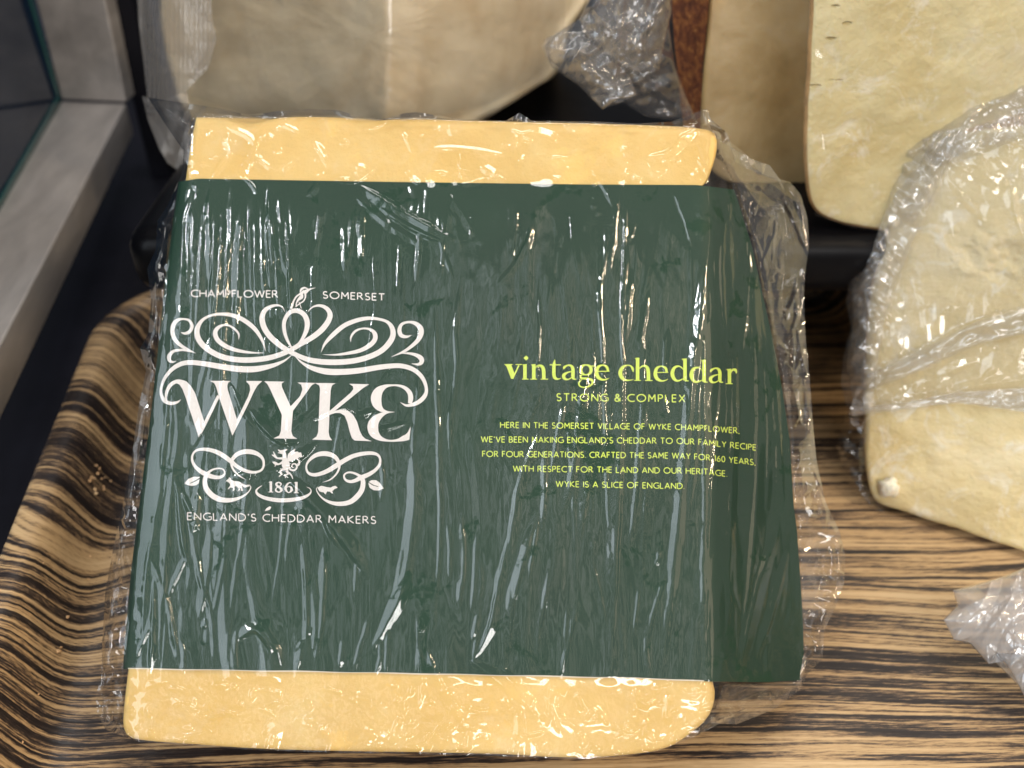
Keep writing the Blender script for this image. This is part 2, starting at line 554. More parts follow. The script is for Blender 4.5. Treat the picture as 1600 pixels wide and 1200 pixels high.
pane('pane_edge', 0.02, 0.16, ZS-2.0, ZS+0.35, g_edge, glass, 0.1)
# edge strip running up the far end of the pane
A = g0+gn*0.03
box_from('pane_end', [A+gd*0.12, A+gd*0.02+gn*0.30, A+gd*0.22+gn*0.30, A+gd*0.3], ZS+0.36, ZS+40, g_edge, glass)

# -- black inner side wall between frame and shelf, and the dark back wall
w0 = P1(level(ZS), 205, 150)
post = box_from('black_post', [w0, w0+dirx*1.6, w0+dirx*1.6+diry*3, w0+diry*3], -0.3, 60, M_blackm, None, bev=0.15)
tag(post, 'matt black cabinet post standing behind the steel upright', 'post')
bw = mesh_obj('back_wall', [(-80, 92, -0.3), (120, 92, -0.3), (120, 92, 90), (-80, 92, 90)], [(0, 1, 2, 3)], M_darkpanel, smooth_sh=False)
bw['kind'] = 'structure'

# ================================================================== solid pieces of cheese
def slab(name_face, name_side, pl, outline, T, bev, mat_f, mat_s, parent, n=220, amp=0.03, seed=1, zfun=None, ext=None, rings=26, rag=0.0, smooth_outline=True, rindmat=None, join=True, freq=0.6, rind_k=1):
    """a cut piece: front face on the plane pl with the measured outline, bevelled edge, sides going back by T along ext"""
    P = catmull(list(outline)+[outline[0]], 8)[:-1] if smooth_outline else np.array(outline, float)
    P = resample(np.vstack([P, P[:1]]), n+1)[:-1]
    if rag:
        P = P + rag*(np.stack([fbm(np.arange(n)/6.0, np.zeros(n)+seed, seed, 3), fbm(np.arange(n)/6.0, np.zeros(n)+seed+9, seed+4, 3)], 1)-0.47)
    C = P.mean(0)
    z0 = np.zeros(n) if zfun is None else zfun(P[:, 0], P[:, 1])
    ext = -pl.n if ext is None else np.asarray(ext, float)/np.linalg.norm(ext)
    Wq = pl.pt(P[:, 0], P[:, 1], z0)
    Cw = Wq.mean(0)
    inward = Cw-Wq; inward -= np.outer(inward @ pl.n, pl.n); inward /= np.linalg.norm(inward, axis=1)[:, None]
    V = []
    # side rings from the back forward
    nside = 8
    for k in range(nside):
        d = T*(1-k/(nside-1)) + bev
        w = Wq + ext*d
        a = np.arange(n)/n*2*math.pi
        w = w + inward*(amp*1.5*(fbm(np.cos(a)*3+d, np.sin(a)*3+d*0.6, seed+2, 3)-0.5))[:, None]
        V.append(w)
    for k in range(1, 7):
        th = k/6*math.pi/2
        V.append(Wq + ext*(bev*(1-math.sin(th))) + inward*(bev*(1-math.cos(th))))
    nsr = len(V)
    F1 = V[-1]
    c2 = np.array([[C[0], C[1]]])
    for k in range(1, rings):
        s = 1-k/(rings-0.5)
        px = C[0]+(P[:, 0]-C[0])*s; py = C[1]+(P[:, 1]-C[1])*s
        z = (0 if zfun is None else zfun(px, py)) + np.zeros(n)
        f = pl.pt(px, py, z)
        edge = pl.pt(P[:, 0], P[:, 1], z0)
        # blend so that the rings start at the bevel's inner edge
        q = f + (F1-edge)*s
        rr = (fbm(q[:, 0]*freq+seed, (q[:, 1]+q[:, 2])*freq, seed, 4)-0.5)*amp*2*min(1, k/3)
        V.append(q + pl.n*rr[:, None])
    verts = np.concatenate(V)
    nr = len(V)
    faces = []; fm = []
    for k in range(nr-1):
        for j in range(n):
            a = k*n+j; b_ = k*n+(j+1) % n
            faces.append((a, a+n, b_+n, b_)); fm.append(1 if k < nside+rind_k else 0)
    faces.append([(nr-1)*n+j for j in range(n)][::-1]); fm.append(0)
    faces.append([j for j in range(n)]); fm.append(1)
    # two parts: cut face and outer side (rind)
    fs = [f for f, m in zip(faces, fm) if m == 0]; ss = [f for f, m in zip(faces, fm) if m == 1]
    if not join:
        o = mesh_obj(name_face, verts, faces, mat_f, parent, mats=[mat_f, mat_s], fmat=fm)
        return o, None
    def sub(name, fl, mat):
        idx = sorted({i for f in fl for i in f}); mp = {i: k for k, i in enumerate(idx)}
        return mesh_obj(name, verts[idx], [[mp[i] for i in f] for f in fl], mat, parent)
    return sub(name_face, fs, mat_f), sub(name_side, ss, mat_s)


M_cheddar = cheese_mat('cheddar', (0.69, 0.44, 0.125), (0.74, 0.495, 0.165), (0.78, 0.56, 0.225), scale=34, rough=0.5, bumps=0.35, sss=0.15, flecks=0.10)

# ------------------------------------------------------------------ the labelled cheddar block
block_base = P1(FACE, 650, 1170)+BLOCK_EXT*BLOCK_T; block_base[2] = 0
block = thing('cheddar_block', block_base, 'large yellow cheddar block wearing a dark green printed band under clear film', 'cheese')

CHEESE_OUT = [(303, 183), (345, 185), (385, 193), (440, 184), (520, 184), (570, 190), (640, 187), (760, 190), (900, 193), (1000, 196), (1080, 200), (1118, 207), (1124, 225),
              (1120, 250), (1108, 284), (1094, 318), (1098, 600), (1099, 800), (1101, 1000), (1116, 1068), (1121, 1095), (1112, 1125), (1085, 1152), (1040, 1178), (960, 1190), (880, 1192),
              (780, 1187), (640, 1184), (520, 1182), (400, 1178), (300, 1171), (210, 1163), (190, 1150), (188, 1120), (197, 1040), (215, 900), (245, 640), (268, 430), (287, 275), (296, 215)]
slab('cheese', None, FACE, CHEESE_OUT, BLOCK_T-0.36, 0.36, M_cheddar, M_cheddar, block, n=300, ext=BLOCK_EXT, amp=0.05, seed=3, join=False, smooth_outline=True)

# paper band
FOLD_B = math.radians(47)
def fold_x(py): return 1107 + (py-290)*0.010
def cmpx(py): return 0.0218-(py-190)*2.3e-6
def left_edge(py): return np.interp(py, [282, 430, 640, 900, 1045], [279, 259, 237, 205, 193])
def zsurf(px, py):
    """height of the band (and of the flap that bends back past the right edge) over the face plane"""
    d = (px-fold_x(py))*cmpx(py)
    sp = 0.09*np.logaddexp(0, d/0.09)
    z = -np.tan(FOLD_B)*sp
    dl = (left_edge(py)+26-px)*cmpx(py)
    z = z - np.where(dl > 0, 0.9*np.clip(dl, 0, 3)**2/0.55, 0)*0.55
    return z


FLAP_Y = [280, 296, 369, 508, 592, 675, 780, 817, 950, 1017, 1066]
FLAP_X = [1146, 1152, 1175, 1206, 1222, 1234, 1240, 1245, 1254, 1256, 1249]
nu, nv = 150, 130
tt = np.linspace(0, 1, nv)
top_y = lambda x: np.interp(x, [190, 285, 310, 420, 600, 900, 1090, 1160, 1260], [296, 283, 279, 281, 284, 288, 289, 298, 310])
bot_y = lambda x: np.interp(x, [190, 200, 500, 800, 1000, 1110, 1200, 1260], [1046, 1045, 1050, 1056, 1060, 1065, 1066, 1062])
LX = np.zeros((nu, nv)); LY = np.zeros((nu, nv))
yv = np.linspace(282, 1062, nv)
for j in range(nv):
    xa = left_edge(yv[j]); xb = np.interp(yv[j], FLAP_Y, FLAP_X)
    s = np.linspace(0, 1, nu)
    LX[:, j] = xa + (xb-xa)*s
    LY[:, j] = top_y(LX[:, j]) + (bot_y(LX[:, j])-top_y(LX[:, j]))*(j/(nv-1))
LZ = zsurf(LX, LY) + 0.045 + 0.018*(fbm(LX/70, LY/110, 11, 3)-0.5)
lab = FACE.pt(LX, LY, LZ)
# turn the left side round the block's edge
wrap = []
for k in range(1, 7):
    wrap.append(lab[0] + (-face_n)*(0.28*k) + rt*(0.012*k*k))
lab_all = np.concatenate([np.stack(wrap[::-1]), lab])
lm, nt, b, out = new_mat('green_paper')
p = pos(nt)
f = noise_node(nt, p, 30, 5, 0.6)
nt.links.new(ramp(nt, f, [(0.3, (0.0090, 0.036, 0.019)), (0.7, (0.012, 0.043, 0.023))]), b.inputs['Base Color'])
b.inputs['Roughness'].default_value = 0.55; b.inputs['Specular IOR Level'].default_value = 0.3
label = mesh_obj('paper_band', lab_all.reshape(-1, 3), grid_faces(nu+6, nv), lm, block)
label['label'] = 'dark green paper band printed in white and lime lettering'


# ------------------------------------------------------------------ printing on the band
M_white = plain('white_ink', (0.74, 0.70, 0.67), 0.5, spec=0.3)
M_lime = plain('lime_ink', (0.62, 0.76, 0.12), 0.5, spec=0.3)
print_count = [0]


class Print:
    """collects flat inked shapes given at measured places and lays them on the paper band"""
    def __init__(self):
        self.v = []; self.f = []

    def _lay(self, px, py, dz):
        z = zsurf(px, py) + 0.045 + 0.018*(fbm(px/70, py/110, 11, 3)-0.5)
        return FACE.pt(px, py, z + 0.012 + dz)

    def stroke(self, pts, n=8, zone=(0, 0, 1), curve=True, cap=True):
        A = np.array([(zone[0]+p[0]*zone[2], zone[1]+p[1]*zone[2], p[2]*zone[2]) for p in pts], float)
        if curve and len(A) > 2:
            A = catmull(A, n)
        d = np.gradient(A[:, :2], axis=0); d /= (np.linalg.norm(d, axis=1)[:, None]+1e-9)
        nn = np.stack([-d[:, 1], d[:, 0]], 1)
        w = np.maximum(A[:, 2], 0.15)/2
        L = A[:, :2]+nn*w[:, None]; R = A[:, :2]-nn*w[:, None]
        k = print_count[0]; print_count[0] += 1
        dz = (k % 6)*0.0022 + np.linspace(0, 0.0012, len(A))
        vl = self._lay(L[:, 0], L[:, 1], dz); vr = self._lay(R[:, 0], R[:, 1], dz)
        b0 = len(self.v)
        for a, c in zip(vl, vr):
            self.v += [a, c]
        self.f += [(b0+2*i, b0+2*i+1, b0+2*i+3, b0+2*i+2) for i in range(len(A)-1)]

    def poly(self, pts, zone=(0, 0, 1), curve=False):
        A = np.array([(zone[0]+p[0]*zone[2], zone[1]+p[1]*zone[2]) for p in pts], float)
        if curve:
            A = catmull(np.vstack([A, A[:1]]), 5)[:-1]
        k = print_count[0]; print_count[0] += 1
        v = self._lay(A[:, 0], A[:, 1], (k % 6)*0.0022)
        t = geometry.tessellate_polygon([[Vector((a[0], a[1], 0)) for a in A]])
        b0 = len(self.v)
        self.v += list(v); self.f += [(b0+a, b0+c, b0+d) for a, c, d in t]

    def build(self, name, mat, parent=None):
        return mesh_obj(name, np.array(self.v), self.f, mat, parent or label, smooth_sh=False)


p = Print()
p.stroke([(x, float(bot_y(x))-0.4+0.4*math.sin(x*0.05), 1.5+0.5*math.sin(x*0.031)) for x in range(200, 1105, 12)], curve=False)
p.build('paper_edge', plain('paper_core', (0.70, 0.62, 0.48), 0.7))
Z1, Z2, Z3, Z4 = (240, 440, .15), (440, 440, .15), (240, 570, .15), (440, 570, .15)
Z5, Z6, Z7, Z8 = (270, 690, .1125), (430, 690, .1125), (780, 540, .125), (960, 540, .125)
D2 = 1333.33     # Z2 seen from Z1's origin

# upper flourish
p = Print()
p.stroke([(1168, 725, 2), (1130, 610, 28), (1060, 500, 42), (960, 415, 46), (850, 360, 42), (720, 338, 32), (600, 352, 24), (510, 400, 32), (458, 480, 50), (455, 560, 56), (495, 640, 58),
          (585, 720, 56), (720, 785, 56), (880, 814, 56), (1050, 814, 56), (1220, 790, 54), (1370, 740, 50), (1450, 700, 48), (1533, 650, 50), (1653, 580, 55), (1753, 500, 58), (1820, 410, 56), (1838, 340, 52),
          (1803, 280, 42), (1733, 250, 28), (1663, 262, 16), (1618, 300, 8), (1608, 320, 2)], zone=Z1)
p.stroke([(1368, 315, 2), (1345, 272, 10), (1300, 247, 20), (1230, 257, 32), (1160, 300, 46), (1130, 380, 56), (1152, 480, 58), (1212, 570, 58), (1300, 650, 56), (1400, 718, 50), (1513, 775, 46),
          (1633, 818, 54), (1783, 838, 58), (1953, 838, 58), (2113, 820, 56), (2253, 780, 56), (2373, 720, 56), (2453, 640, 58), (2493, 560, 56), (2483, 480, 48), (2433, 420, 32), (2343, 390, 28), (2233, 382, 36),
          (2113, 405, 44), (1983, 460, 46), (1863, 560, 44), (1783, 650, 26), (1745, 735, 2)], zone=Z1)
p.stroke([(110, 700, 14), (55, 600, 30), (27, 500, 38), (30, 410, 40), (75, 330, 42), (150, 302, 48), (225, 335, 50), (265, 410, 54), (260, 500, 48), (220, 590, 34), (170, 660, 24), (132, 705, 14)], zone=Z2)
p.stroke([(1445, 762, 3), (1350, 830, 24), (1220, 880, 46), (1050, 912, 62), (880, 910, 62), (700, 885, 58), (520, 855, 52), (380, 842, 50), (280, 860, 46), (190, 915, 40), (120, 1000, 32), (83, 1090, 28),
          (78, 1165, 30), (110, 1237, 40), (170, 1267, 36), (230, 1262, 28), (265, 1245, 14), (282, 1226, 2)], zone=Z1)
p.stroke([(130, 768, 3), (220, 850, 24), (330, 905, 48), (480, 938, 64), (650, 940, 62), (820, 925, 58), (1000, 895, 54), (1150, 878, 50), (1260, 880, 48), (1370, 915, 46), (1450, 980, 42), (1495, 1060, 36),
          (1508, 1140, 34), (1485, 1200, 44), (1430, 1252, 44), (1370, 1279, 38), (1300, 1290, 24), (1238, 1258, 3)], zone=Z2)
p.stroke([(282, 528, 3), (330, 540, 28), (380, 515, 36), (400, 460, 34), (370, 405, 26), (310, 390, 20), (250, 402, 34), (207, 450, 46), (197, 530, 44), (227, 610, 40), (290, 670, 34), (360, 710, 26), (438, 746, 2)], zone=Z1)
p.stroke([(438, 744, 2), (360, 720, 22), (290, 712, 24), (210, 725, 30), (165, 770, 42), (165, 818, 36), (200, 838, 20), (238, 825, 2)], zone=Z1)
p.stroke([(1354, 558, 3), (1300, 575, 28), (1245, 558, 42), (1227, 505, 42), (1252, 445, 30), (1320, 422, 24), (1390, 434, 38), (1443, 480, 54), (1453, 540, 52), (1420, 610, 44), (1350, 675, 34), (1270, 730, 26), (1142, 784, 2)], zone=Z2)
p.stroke([(1230, 748, 2), (1320, 747, 20), (1400, 765, 36), (1453, 800, 50), (1456, 840, 44), (1420, 862, 26), (1352, 854, 2)], zone=Z2)
p.stroke([(886, 605, 2), (887, 550, 18), (850, 500, 22), (790, 460, 20), (730, 453, 22), (672, 480, 36), (642, 530, 46), (662, 600, 48), (730, 660, 46), (830, 705, 40), (950, 732, 28), (1060, 742, 16), (1155, 742, 2)], zone=Z1)
p.stroke([(720, 632, 2), (724, 575, 20), (770, 515, 24), (850, 488, 18), (930, 502, 28), (973, 550, 46), (968, 610, 48), (910, 670, 46), (810, 720, 40), (680, 748, 30), (560, 762, 18), (428, 760, 2)], zone=Z2)
p.build('flourish', M_white)

# bird above the flourish
p = Print()
p.stroke([(192, 112, 8), (205, 82, 22), (238, 64, 18), (272, 76, 10)], zone=Z2)
p.stroke([(240, 112, 46), (270, 92, 30), (305, 76, 13), (354, 64, 2)], zone=Z2)
p.stroke([(240, 100, 36), (190, 130, 20), (150, 160, 16), (125, 205, 18), (112, 245, 22), (96, 282, 28)], zone=Z2)
p.stroke([(246, 112, 22), (247, 165, 15), (225, 205, 13), (190, 228, 12), (145, 262, 12)], zone=Z2)
p.stroke([(215, 128, 18), (205, 160, 40), (178, 185, 26), (158, 215, 14), (150, 250, 12)], zone=Z2)
p.stroke([(180, 210, 9), (192, 240, 8), (205, 280, 9)], zone=Z2)
p.stroke([(150, 262, 9), (182, 232, 9)], zone=Z2)
p.build('bird_emblem', M_white)

# the four big letters
p = Print()
p.poly([(250, 156), (300, 158), (340, 172), (385, 215), (432, 292), (525, 583), (472, 758), (330, 330), (300, 250), (268, 205), (230, 190)], zone=Z3)
p.stroke([(285, 175, 44), (235, 175, 38), (180, 207, 38), (142, 268, 34), (128, 335, 24), (140, 385, 8)], zone=Z3)
p.stroke([(484, 716, 30), (530, 622, 34), (600, 480, 32), (676, 322, 32)], zone=Z3)
p.poly([(585, 167), (805, 168), (778, 184), (768, 215), (770, 250), (785, 300), (872, 580), (820, 737), (685, 350), (655, 240), (632, 190)], zone=Z3)
p.poly([(868, 570), (985, 330), (1006, 262), (1000, 212), (962, 168), (1132, 169), (1082, 215), (1042, 285), (985, 410), (822, 737)], zone=Z3)
p.poly([(1152, 171), (1362, 175), (1334, 195), (1337, 232), (1427, 432), (1525, 328), (1550, 255), (1538, 208), (1498, 184), (1685, 189), (1645, 215), (1598, 282), (1452, 480), (1434, 690), (1450, 742), (1497, 772),
        (1248, 766), (1308, 738), (1326, 690), (1336, 520), (1212, 250), (1185, 200)], zone=Z3)
p.poly([(346, 189), (562, 192), (526, 214), (512, 262), (500, 480), (490, 700), (498, 745), (527, 786), (318, 779), (364, 747), (381, 700), (400, 250), (392, 215)], zone=Z4)
p.poly([(496, 484), (718, 292), (748, 252), (742, 222), (702, 197), (912, 203), (852, 240), (590, 452), (496, 528)], zone=Z4)
p.poly([(500, 522), (560, 478), (620, 464), (690, 478), (745, 520), (785, 590), (815, 690), (840, 740), (872, 770), (942, 796), (762, 789), (732, 762), (710, 700), (686, 600), (656, 530), (610, 502), (560, 502)], zone=Z4)
p.stroke([(1335, 402, 40), (1345, 350, 52), (1335, 295, 48), (1295, 248, 38), (1235, 220, 26), (1160, 213, 18), (1080, 226, 40), (1012, 275, 90), (985, 345, 110), (1000, 418, 92), (1045, 470, 44), (1105, 489, 14), (1174, 491, 2)], zone=Z4)
p.stroke([(1174, 492, 2), (1105, 499, 14), (1040, 522, 48), (975, 578, 92), (950, 642, 112), (967, 712, 98), (1025, 765, 52), (1110, 790, 20), (1205, 786, 26), (1285, 752, 46)], zone=Z4)
p.poly([(1346, 643), (1330, 781), (1270, 796), (1195, 800), (1195, 776), (1260, 752), (1310, 710)], zone=Z4)
p.build('wordmark', M_white)

# lower flourish with leaves
p = Print()
p.stroke([(1012, 527, 2), (920, 472, 22), (850, 402, 28), (815, 320, 32), (832, 240, 50), (900, 172, 58), (1000, 140, 66), (1110, 147, 64), (1200, 187, 50), (1254, 250, 36), (1260, 340, 30), (1220, 402, 30), (1130, 426, 36),
          (1020, 408, 46), (900, 350, 52), (800, 268, 60), (680, 182, 64), (560, 127, 56), (430, 106, 44), (330, 122, 32), (277, 180, 28), (270, 260, 34), (312, 345, 44), (390, 415, 60), (480, 462, 66), (560, 490, 58),
          (640, 497, 46), (700, 473, 34), (720, 430, 22), (700, 387, 18), (640, 372, 20), (560, 387, 26), (492, 432, 40), (457, 490, 58), (444, 560, 62), (466, 650, 72), (535, 738, 76), (640, 798, 72), (760, 815, 62),
          (880, 798, 46), (985, 752, 28), (1058, 690, 16), (1083, 630, 12), (1055, 604, 5)], zone=Z5)
p.stroke([(658, 566, 2), (760, 530, 18), (840, 460, 24), (885, 380, 30), (885, 300, 42), (840, 222, 56), (760, 178, 66), (660, 167, 66), (560, 192, 56), (472, 262, 36), (432, 340, 24), (448, 420, 32), (510, 458, 44),
          (600, 454, 52), (720, 410, 60), (850, 332, 66), (960, 262, 62), (1080, 202, 58), (1200, 171, 54), (1330, 160, 48), (1418, 182, 38), (1457, 240, 30), (1448, 320, 38), (1390, 395, 46), (1300, 455, 56), (1200, 498, 62),
          (1100, 545, 50), (1030, 554, 40), (972, 525, 30), (957, 470, 24), (1000, 432, 24), (1070, 431, 28), (1150, 463, 36), (1210, 520, 58), (1220, 590, 66), (1198, 680, 70), (1130, 770, 72), (1040, 838, 66), (920, 864, 60),
          (800, 854, 48), (690, 810, 30), (612, 740, 18), (573, 670, 10), (590, 625, 5)], zone=Z6)
p.stroke([(1240, 610, 6), (1182, 650, 18), (1158, 690, 26), (1192, 740, 40), (1290, 785, 48), (1430, 811, 56), (1552, 815, 56), (1682, 805, 54), (1802, 780, 46), (1890, 735, 30), (1920, 690, 16), (1902, 650, 10), (1857, 630, 3)], zone=Z5)
p.poly([(165, 580), (210, 522), (290, 487), (372, 490), (376, 500), (300, 545), (240, 575), (235, 585), (300, 560), (372, 522), (360, 580), (325, 605), (260, 616), (200, 602)], zone=Z5)
p.poly([(1297, 560), (1340, 535), (1400, 535), (1450, 570), (1508, 650), (1440, 680), (1370, 676), (1312, 640), (1296, 590), (1297, 572), (1360, 612), (1430, 630), (1432, 622), (1370, 602)], zone=Z6)
p.build('scroll_ornament', M_white)

# small heraldic animals
p = Print()
p.poly([(733, 545), (772, 520), (783, 488), (795, 512), (806, 498), (813, 530), (850, 548), (920, 553), (960, 578), (1010, 603), (1074, 597), (1050, 626), (1000, 640), (960, 615), (966, 640), (977, 682), (948, 688), (945, 648), (925, 640), (938, 672), (898, 692), (915, 655), (888, 622), (856, 622),
        (860, 672), (832, 690), (836, 642), (800, 638), (772, 664), (764, 655), (800, 608), (790, 580), (768, 562)], zone=Z5)
p.poly([(588, 640), (640, 613), (700, 628), (770, 640), (800, 622), (835, 613), (868, 640), (822, 660), (792, 690), (806, 722), (780, 716), (760, 695), (720, 692), (700, 735), (672, 705), (640, 700), (612, 688), (600, 665)], zone=Z6)
p.stroke([(1378, 1100, 40), (1378, 1045, 86), (1365, 985, 52), (1362, 935, 40), (1350, 902, 44)], zone=Z3)
p.stroke([(1296, 884, 8), (1330, 902, 26), (1392, 882, 14)], zone=Z3)
p.stroke([(1296, 916, 6), (1340, 922, 18)], zone=Z3)
p.stroke([(1232, 938, 8), (1262, 950, 26), (1290, 972, 18), (1345, 975, 26)], zone=Z3)
p.stroke([(1246, 905, 8), (1268, 945, 14)], zone=Z3)
p.stroke([(1240, 1012, 8), (1268, 1025, 30), (1305, 1035, 18), (1350, 1010, 26)], zone=Z3)
p.stroke([(1262, 1060, 7), (1280, 1030, 12)], zone=Z3)
p.poly([(1392, 975), (1400, 930), (1430, 900), (1478, 872), (1466, 908), (1500, 902), (1512, 915), (1536, 912), (1550, 962), (1515, 962), (1500, 985), (1468, 985), (1450, 1010), (1400, 1005)], zone=Z3)
p.stroke([(1400, 1050, 20), (1425, 1090, 20), (1465, 1098, 18), (1492, 1070, 18), (1480, 1035, 16), (1450, 1035, 14), (1440, 1060, 12), (1458, 1072, 8)], zone=Z3)
p.stroke([(1485, 1045, 16), (1512, 1040, 20), (1515, 1000, 18), (1495, 985, 8)], zone=Z3)
p.stroke([(1350, 1085, 30), (1320, 1110, 20), (1330, 1140, 16), (1305, 1165, 8)], zone=Z3)
p.stroke([(1385, 1100, 34), (1400, 1135, 18), (1370, 1150, 14), (1375, 1180, 6)], zone=Z3)
p.stroke([(1410, 1120, 18), (1440, 1160, 14), (1450, 1190, 6)], zone=Z3)
p.poly([(1277, 966), (1300, 925), (1345, 900), (1368, 908), (1350, 945), (1310, 958)], zone=Z5)
p.build('animal_emblem', M_white)

# the year
p = Print()
def one(z, x, y0, y1, w):
    p.stroke([(x, y0, w), (x, y1-6, w)], zone=z, curve=False)
    p.stroke([(x-w*0.95, y1-5, 11), (x+w*0.95, y1-5, 11)], zone=z, curve=False)
    p.stroke([(x-w*0.9, y0+14, 5), (x, y0+6, 13)], zone=z, curve=False)
one(Z5, 1362, 553, 705, 34); one(Z6, 293, 560, 716, 36)
p.stroke([(1470, 562, 14), (1438, 585, 28), (1450, 615, 30), (1488, 640, 32), (1510, 672, 34), (1475, 702, 16), (1432, 680, 26), (1440, 645, 14), (1490, 615, 12), (1502, 585, 24), (1470, 562, 14)], zone=Z5)
p.stroke([(224, 568, 5), (180, 580, 20), (150, 625, 32), (148, 668, 32), (185, 708, 12), (225, 680, 32), (222, 640, 30), (192, 622, 12), (160, 638, 10)], zone=Z6)
p.build('year_numerals', M_white)

# product name
p = Print()
def ser(z, x0, x1, y, w=11): p.stroke([(x0, y, w), (x1, y, w)], zone=z, curve=False)
def stem(z, x, y0, y1, w=44): p.stroke([(x, y0, w), (x, y1, w)], zone=z, curve=False)
p.poly([(62, 231), (178, 231), (152, 246), (158, 262), (196, 356), (176, 416), (150, 416), (92, 262)], zone=Z7)
p.stroke([(166, 412, 22), (205, 335, 18), (246, 246, 18)], zone=Z7, curve=False); ser(Z7, 205, 284, 236)
stem(Z7, 322, 238, 420); ser(Z7, 286, 368, 419); p.poly([(290, 236), (344, 230), (344, 262), (300, 252)], zone=Z7)
p.poly([(337, 124), (369, 155), (337, 187), (304, 155)], zone=Z7)
stem(Z7, 432, 238, 420); ser(Z7, 390, 472, 419); p.poly([(397, 236), (454, 230), (454, 262), (410, 252)], zone=Z7)
p.stroke([(446, 282, 10), (485, 252, 20), (530, 258, 36), (554, 305, 44), (557, 420, 44)], zone=Z7); ser(Z7, 518, 612, 419)
p.stroke([(697, 172, 3), (688, 215, 30), (684, 260, 42), (684, 365, 42), (700, 405, 38), (735, 418, 18), (776, 405, 3)], zone=Z7); ser(Z7, 632, 770, 240, 13)
def glyph_a(z, dx, dy):
    q = lambda L: [(x+dx, y+dy, w) for x, y, w in L]
    p.stroke(q([(806, 296, 10), (815, 270, 30), (860, 246, 18), (902, 256, 32), (922, 300, 42), (922, 390, 42), (938, 418, 22), (966, 418, 6)]), zone=z)
    p.stroke(q([(908, 322, 10), (850, 338, 22), (806, 372, 42), (818, 412, 34), (862, 422, 16), (912, 395, 12)]), zone=z)
def glyph_e(z, dx, dy):
    q = lambda L: [(x+dx, y+dy, w) for x, y, w in L]
    p.stroke(q([(1362, 322, 26), (1345, 268, 32), (1292, 244, 16), (1237, 270, 36), (1217, 335, 46), (1237, 395, 44), (1290, 426, 24), (1345, 420, 12), (1378, 402, 3)]), zone=z)
    p.stroke(q([(1215, 322, 11), (1378, 320, 11)]), zone=z, curve=False)
glyph_a(Z7, 0, 0)
p.stroke([(1085+75*math.sin(a)*0.86, 303-62*math.cos(a), 15+25*abs(math.sin(a))) for a in np.linspace(0, 2*math.pi, 15)], zone=Z7)
p.stroke([(1132, 262, 8), (1165, 255, 14), (1200, 262, 18)], zone=Z7)
p.stroke([(1050, 355, 10), (1018, 385, 20), (1035, 408, 26), (1110, 414, 28), (1160, 434, 32), (1164, 474, 24), (1120, 510, 18), (1060, 522, 14), (1008, 505, 16), (997, 465, 20), (1035, 420, 8)], zone=Z7)
glyph_e(Z7, 0, 0)
p.stroke([(236, 334, 3), (228, 290, 30), (205, 256, 18), (165, 246, 14), (103, 272, 36), (73, 340, 48), (97, 405, 42), (150, 432, 22), (210, 430, 10), (240, 418, 3)], zone=Z8)
stem(Z8, 290, 152, 436); ser(Z8, 248, 332, 435); p.poly([(253, 158), (312, 150), (312, 182), (266, 172)], zone=Z8)
p.stroke([(306, 290, 10), (355, 255, 22), (400, 264, 36), (422, 315, 44), (427, 436, 44)], zone=Z8); ser(Z8, 385, 476, 436)
glyph_e(Z8, -706, 14)
def glyph_d(dx, dy):
    q = lambda L: [(x+dx, y+dy, w) for x, y, w in L]
    p.stroke(q([(866, 300, 10), (810, 258, 18), (748, 280, 36), (724, 350, 48), (747, 415, 40), (795, 440, 22), (866, 412, 10)]), zone=Z8)
    p.stroke(q([(883, 164, 44), (883, 436, 44)]), zone=Z8, curve=False)
    p.stroke(q([(880, 440, 15), (928, 440, 11)]), zone=Z8, curve=False)
    p.poly([(x+dx, y+dy) for x, y in [(836, 166), (905, 160), (905, 192), (852, 180)]], zone=Z8)
glyph_d(0, 0); glyph_d(238, 16)
glyph_a(Z8, 396, 38)
stem(Z8, 1438, 294, 474); ser(Z8, 1394, 1478, 476); p.poly([(1398, 296), (1460, 288), (1460, 320), (1412, 310)], zone=Z8)
p.stroke([(1455, 345, 10), (1475, 306, 22), (1508, 302, 34), (1522, 325, 24), (1522, 350, 4)], zone=Z8)
p.build('product_name', M_lime)

# capitals for the small lines (unit cap height, y up); 's:' marks a smooth stroke
def arc(cx, cy, rx, ry, a0, a1, n=14):
    return [(cx+rx*math.cos(math.radians(a0+(a1-a0)*k/n)), cy+ry*math.sin(math.radians(a0+(a1-a0)*k/n))) for k in range(n+1)]


